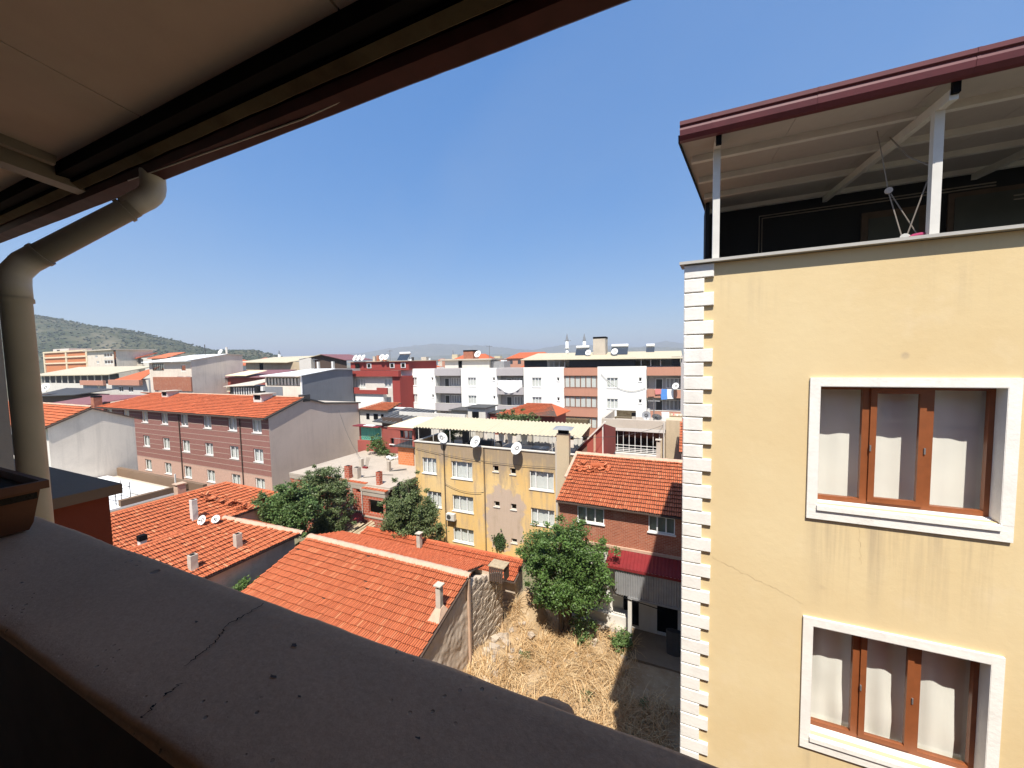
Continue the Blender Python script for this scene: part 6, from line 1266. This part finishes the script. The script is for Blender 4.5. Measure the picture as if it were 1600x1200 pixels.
M['mount'] = hillmat('far_mountain', (.10,.11,.075), (.17,.16,.11), (.26,.23,.17))
mp = [(-7200,3300,60),(-5600,4080,90),(-4648,4512,138),(-4284,4680,200),(-3919,4846,243),(-3555,5012,265),(-3190,5175,247),(-2825,5337,220),(-2459,5498,172),(-2185,5619,146),(-1821,5786,199),(-1547,5910,213),(-1091,6113,183),(-634,6317,154),(-270,6488,246),(-33,6590,201),(278,6724,115),(900,6900,160),(2500,7200,190)]
hill(mp, 1700, 1500, M['mount'], 'mountains', 30, 40, 5, 5)
mp2 = [(-3600,2600,0),(-2600,3000,35),(-1900,3250,62),(-1300,3500,45),(-800,3700,75),(-300,3900,95),(200,4050,70),(900,4200,30),(1600,4300,0)]
hill(mp2, 900, 900, M['mount'], 'foothills', 24, 22, 7, 9)
# ================================================================== trees and shrubs
M['leafmid'] = leafmat('leaf_mid', (.035,.070,.020), (.075,.125,.036), (.17,.21,.07))
M['leafbright'] = leafmat('leaf_bright', (.030,.062,.014), (.064,.115,.026), (.15,.215,.06))
M['leafolive'] = leafmat('leaf_olive', (.045,.068,.025), (.09,.12,.045), (.19,.21,.095))
def crown(blobs, nclump, per, leaf, seed, long=1.6):
    rnd = random.Random(seed); V = []; F = []; tot = sum(b[3]*b[4]*b[5] for b in blobs)
    for (cx, cy, cz, rx, ry, rz) in blobs:
        for c in range(max(3, int(nclump*rx*ry*rz/tot))):
            th = rnd.uniform(0, 6.2832); ph = math.acos(rnd.uniform(-1, 1)); rr_ = rnd.uniform(.55, 1.04) if rnd.random() < .85 else rnd.uniform(.2, .6)
            bx = cx+rx*rr_*math.sin(ph)*math.cos(th); by = cy+ry*rr_*math.sin(ph)*math.sin(th); bz = cz+rz*rr_*math.cos(ph)
            cr = rnd.uniform(.45, 1.3)*.24*(rx+ry+rz)**.5
            if rnd.random() < .13: s2 = rnd.uniform(1.12, 1.38); bx = cx+(bx-cx)/rr_*s2; by = cy+(by-cy)/rr_*s2; bz = cz+(bz-cz)/rr_*s2; cr *= .5
            for k in range(int(per*rnd.uniform(.5, 1.4))):
                a = rnd.uniform(0, 6.2832); e = rnd.uniform(-1, 1); q = rnd.random()**.5*cr; s_ = math.sqrt(1-e*e)
                p = Vector((bx+q*s_*math.cos(a), by+q*s_*math.sin(a), bz+q*e*.72))
                d = Vector((rnd.gauss(0,1), rnd.gauss(0,1), rnd.gauss(-.25,.55))).normalized(); w = d.cross(Vector((rnd.gauss(0,.6), rnd.gauss(0,.6), 1))).normalized(); l = leaf*rnd.uniform(.6, 1.35)
                n = len(V); V += [tuple(p), tuple(p+d*(l*long*.5)+w*(l*.42)), tuple(p+d*(l*long)), tuple(p+d*(l*long*.5)-w*(l*.42))]; F.append((n, n+1, n+2, n+3))
    mb = MB(); mb.v = V; mb.f = F; return mb
def tree(label, base, blobs, nclump, per, leaf, mat, seed, tr=.16, name='tree', group=None, stems=1):
    t = thing(name, label, {'tree':'tree','shrub':'shrub','weed':'weed'}[name], base, group); rnd = random.Random(seed+50); b = Vector(base)
    top = Vector((sum(q[0] for q in blobs)/len(blobs), sum(q[1] for q in blobs)/len(blobs), sum(q[2] for q in blobs)/len(blobs)))
    tk = MB()
    for s_ in range(stems):
        o = Vector((rnd.gauss(0,.3), rnd.gauss(0,.2), 0)) if s_ else Vector((0,0,0)); pts = [b+o*.4+(top-b)*f+o*f+Vector((rnd.gauss(0,.05), rnd.gauss(0,.05), 0)) for f in (0,.25,.5,.75,1)]
        tk.tube(pts, [tr*1.2,tr,tr*.85,tr*.6,tr*.3], 8)
    tk.build('trunk', M['bark'], t, True); lm = MB()
    for q in blobs:
        a = b.lerp(top, rnd.uniform(.45, .75)); e = Vector(q[:3]); m_ = a.lerp(e, .5)+Vector((0,0,-.15)); lm.tube([a, m_, e], [tr*.5, tr*.35, tr*.12], 6)
        for k in range(3): f = e+Vector((rnd.uniform(-.7,.7)*q[3], rnd.uniform(-.7,.7)*q[4], rnd.uniform(-.3,.7)*q[5])); lm.tube([m_.lerp(e, .6), f], [tr*.16, tr*.05], 5)
    lm.build('limbs', M['bark'], t, True); crown(blobs, nclump, per, leaf, seed).build('crown', mat, t); return t
tree('large bright green tree standing in the dry vacant lot', (-5.6,18.7,ZG), [(-5.7,18.4,-9.6,1.5,1.2,1.15),(-6.7,18.2,-10.4,1.15,1.1,1.0),(-4.3,18.3,-10.1,1.15,1.2,1.1),(-3.9,18.4,-11.3,.75,.9,.8),(-5.4,17.6,-11.0,1.6,.9,1.0),(-6.2,18.2,-11.9,1.1,.8,.7),(-5.0,18.5,-8.9,.9,.8,.6),(-7.2,18.5,-9.9,.65,.7,.7),(-4.7,18.2,-12.0,.9,.7,.6)], 330, 150, .078, M['leafbright'], 1, .13, stems=3)
tree('broad dark green tree crowding the hipped end of the left tiled roof', (-23.9,16.4,ZG), [(-24.0,16.1,-9.2,1.7,1.3,1.2),(-25.2,15.9,-9.6,1.1,1.0,.8),(-22.8,16.2,-9.0,1.3,1.2,1.2),(-24.4,15.6,-10.1,1.8,.8,.8),(-22.6,15.7,-10.3,1.4,.8,.9),(-21.9,16.3,-9.6,1.0,.9,1.0),(-23.4,16.6,-8.3,1.0,.9,.6),(-26.0,15.7,-9.7,.8,.8,.5)], 330, 125, .092, M['leafmid'], 2, .18)
tree('tall feathery green tree in front of the unfinished brick house', (-24.0,19.6,ZG), [(-24.80,19.49,-9.10,1.41,1.08,0.97),(-23.72,19.49,-8.23,1.30,1.08,0.70),(-22.74,19.49,-8.88,0.97,0.97,0.65),(-24.26,19.39,-10.40,1.41,1.08,0.97),(-22.31,19.39,-11.05,0.87,0.87,0.65),(-23.39,19.28,-11.80,1.41,0.87,0.76),(-25.78,19.49,-9.86,0.97,0.97,0.97),(-22.09,19.49,-9.75,0.65,0.76,0.43),(-24.80,19.28,-11.80,1.30,0.76,0.76)], 270, 115, .09, M['leafolive'], 3, .16)
tree('conical olive green tree left of the ochre block', (-17.2,21.1,ZG), [(-17.5,21.0,-8.7,.8,.8,.9),(-17.5,21.0,-9.8,1.4,1.2,1.0),(-17.3,20.9,-11.0,2.0,1.4,1.1),(-18.4,20.9,-10.6,1.2,1.1,1.0),(-16.3,21.0,-10.4,1.2,1.1,1.0),(-15.9,21.0,-11.7,1.0,1.0,.8),(-18.8,20.8,-11.8,.9,.9,.8),(-18.2,21,-9.3,.7,.7,.6)], 290, 115, .09, M['leafolive'], 4, .15)
tree('rounded dark shrub at the foot of the lot tree', (-4.5,18.6,ZG), [(-4.5,18.5,-13.9,.6,.5,.6),(-4.9,18.6,-13.3,.35,.35,.6)], 40, 40, .08, M['leafmid'], 5, .03, 'shrub')
tree('small potted-size bush by the white pillar', (-2.75,18.75,ZG), [(-2.75,18.75,-14.0,.45,.4,.42),(-2.55,18.85,-13.7,.3,.3,.3)], 34, 40, .075, M['leafmid'], 6, .03, 'shrub')
tree('tree crown peeping over the cream awning below the hipped roof', (-17,38.5,ZG), [(-18.0,38.5,-6.7,1.4,1.2,.8),(-16.3,38.5,-6.5,1.3,1.1,.8),(-15.0,38.4,-6.9,1.0,1.0,.7),(-16.8,38.4,-7.6,2.2,1.2,.8)], 130, 70, .13, M['leafolive'], 7, .14)
tree('leafy plant growing on the slab roof in front of the green curtain', (-28.6,29.8,-9.42), [(-28.7,29.8,-8.5,.9,.6,.7),(-27.6,29.6,-8.9,.7,.5,.5),(-29.1,29.9,-7.9,.5,.4,.5),(-26.6,29.2,-9.0,.45,.4,.35)], 80, 50, .09, M['leafmid'], 8, .05, 'shrub')
tree('vine in the shade under the left end of the cream awning', (-18.6,28.4,-7.2), [(-18.6,28.2,-6.2,.9,.5,.6),(-17.7,28.2,-5.9,.7,.4,.45),(-19.2,28.2,-6.5,.5,.4,.5)], 60, 50, .09, M['leafmid'], 9, .05, 'shrub')
tree('weeds in the dark gap between the left house and the nearest roof', (-19.9,10.9,-12.5), [(-19.92,11.3,-11.0,.3,.5,.35),(-19.9,12.0,-11.1,.25,.4,.3)], 26, 40, .07, M['leafbright'], 10, .02, 'shrub')

# ================================================================== aerials and loose cables
def aerial(x, y, z0, h, label):
    t = thing('tv_aerial', label, 'aerial', (x, y, z0)); MB().tube([(x,y,z0-.2),(x,y,z0+h)], .045, 5).build('mast', M['metal'], t); MB().tube([(x-.5,y,z0+h*.92),(x+.5,y,z0+h*.92)], .03, 4).build('boom', M['metal'], t)
    for k in range(5): MB().tube([(x-.45+.22*k,y-.3,z0+h*.92),(x-.45+.22*k,y+.3,z0+h*.92)], .02, 4).build('rod', M['metal'], t)
aerial(-30.4,58.5,.32,2.2,'thin aerial at the right end of the pale rooftop room'); aerial(-49.0,55,.2,2.0,'thin aerial among the flues on the red attic roof'); aerial(-16.2,57,.9,2.0,'thin aerial left of the solar heaters on the cream roof'); aerial(-2.4,35.5,-5.95,2.3,'rusty aerial on the beige terrace'); aerial(-55.0,44,-1.0,1.8,'thin aerial on the white sheet roof of the grey house')
def cable(a, b, sag, label, r_=.022):
    a, b = Vector(a), Vector(b); pts = [a.lerp(b, k/14)-Vector((0,0,sag*4*(k/14)*(1-k/14))) for k in range(15)]; tag(MB().tube(pts, r_, 5).build('cable', M['darktin']), label, 'cable')
cable((-10.4,52.9,-2.2),(-4.6,52.9,-4.0),1.2,'thin cable sagging across the right white wall of the flats'); cable((-19.9,24.9,-7.0),(-6.7,24.9,-7.35),.35,'cable slung along the ochre facade above the windows',.014)
cable((-17.2,24.9,-9.6),(-13.7,24.9,-9.9),.3,'short cable drooping between the drains of the ochre facade',.014); cable((-7.4,24.6,-5.1),(-1.45,33.9,-5.6),.5,'cable from the ochre chimney to the beige concrete house',.014); cable((-26.6,25.6,-8.7),(-37.5,33.0,-5.6),.6,'cable from the slab roof stub to the grey end wall',.014)

for k, (x, y) in enumerate(((-6.9,16.4),(-3.6,15.2),(-1.4,15.8))): tree(['green weed tuft near the ruined wall in the dry lot','green weed tuft in the middle of the dry lot','green weed tuft at the shaded edge of the dry lot'][k], (x,y,lotz(x,y)), [(x,y,lotz(x,y)+.15,.22,.22,.2)], 9, 26, .06, M['leafolive'], 20+k, .012, 'weed')
# ================================================================== haze
hb = MB().box(-9000, 4500, -60, 9500, ZG-2.5, 330)
hz = hb.build('haze', None); hm = bpy.data.materials.new('haze_air'); hm.use_nodes = True; nt = hm.node_tree; nt.nodes.clear()
ho_ = nt.nodes.new('ShaderNodeOutputMaterial'); pv = nt.nodes.new('ShaderNodeVolumePrincipled'); pv.inputs['Color'].default_value = (.88,.93,1.0,1); pv.inputs['Density'].default_value = 2.5e-4; pv.inputs['Anisotropy'].default_value = .2
nt.links.new(pv.outputs[0], ho_.inputs['Volume']); hz.data.materials.append(hm); stuff(hz); tag(hz, 'pale summer haze lying over the plain and hills', 'haze')
S.cycles.volume_bounces = 0
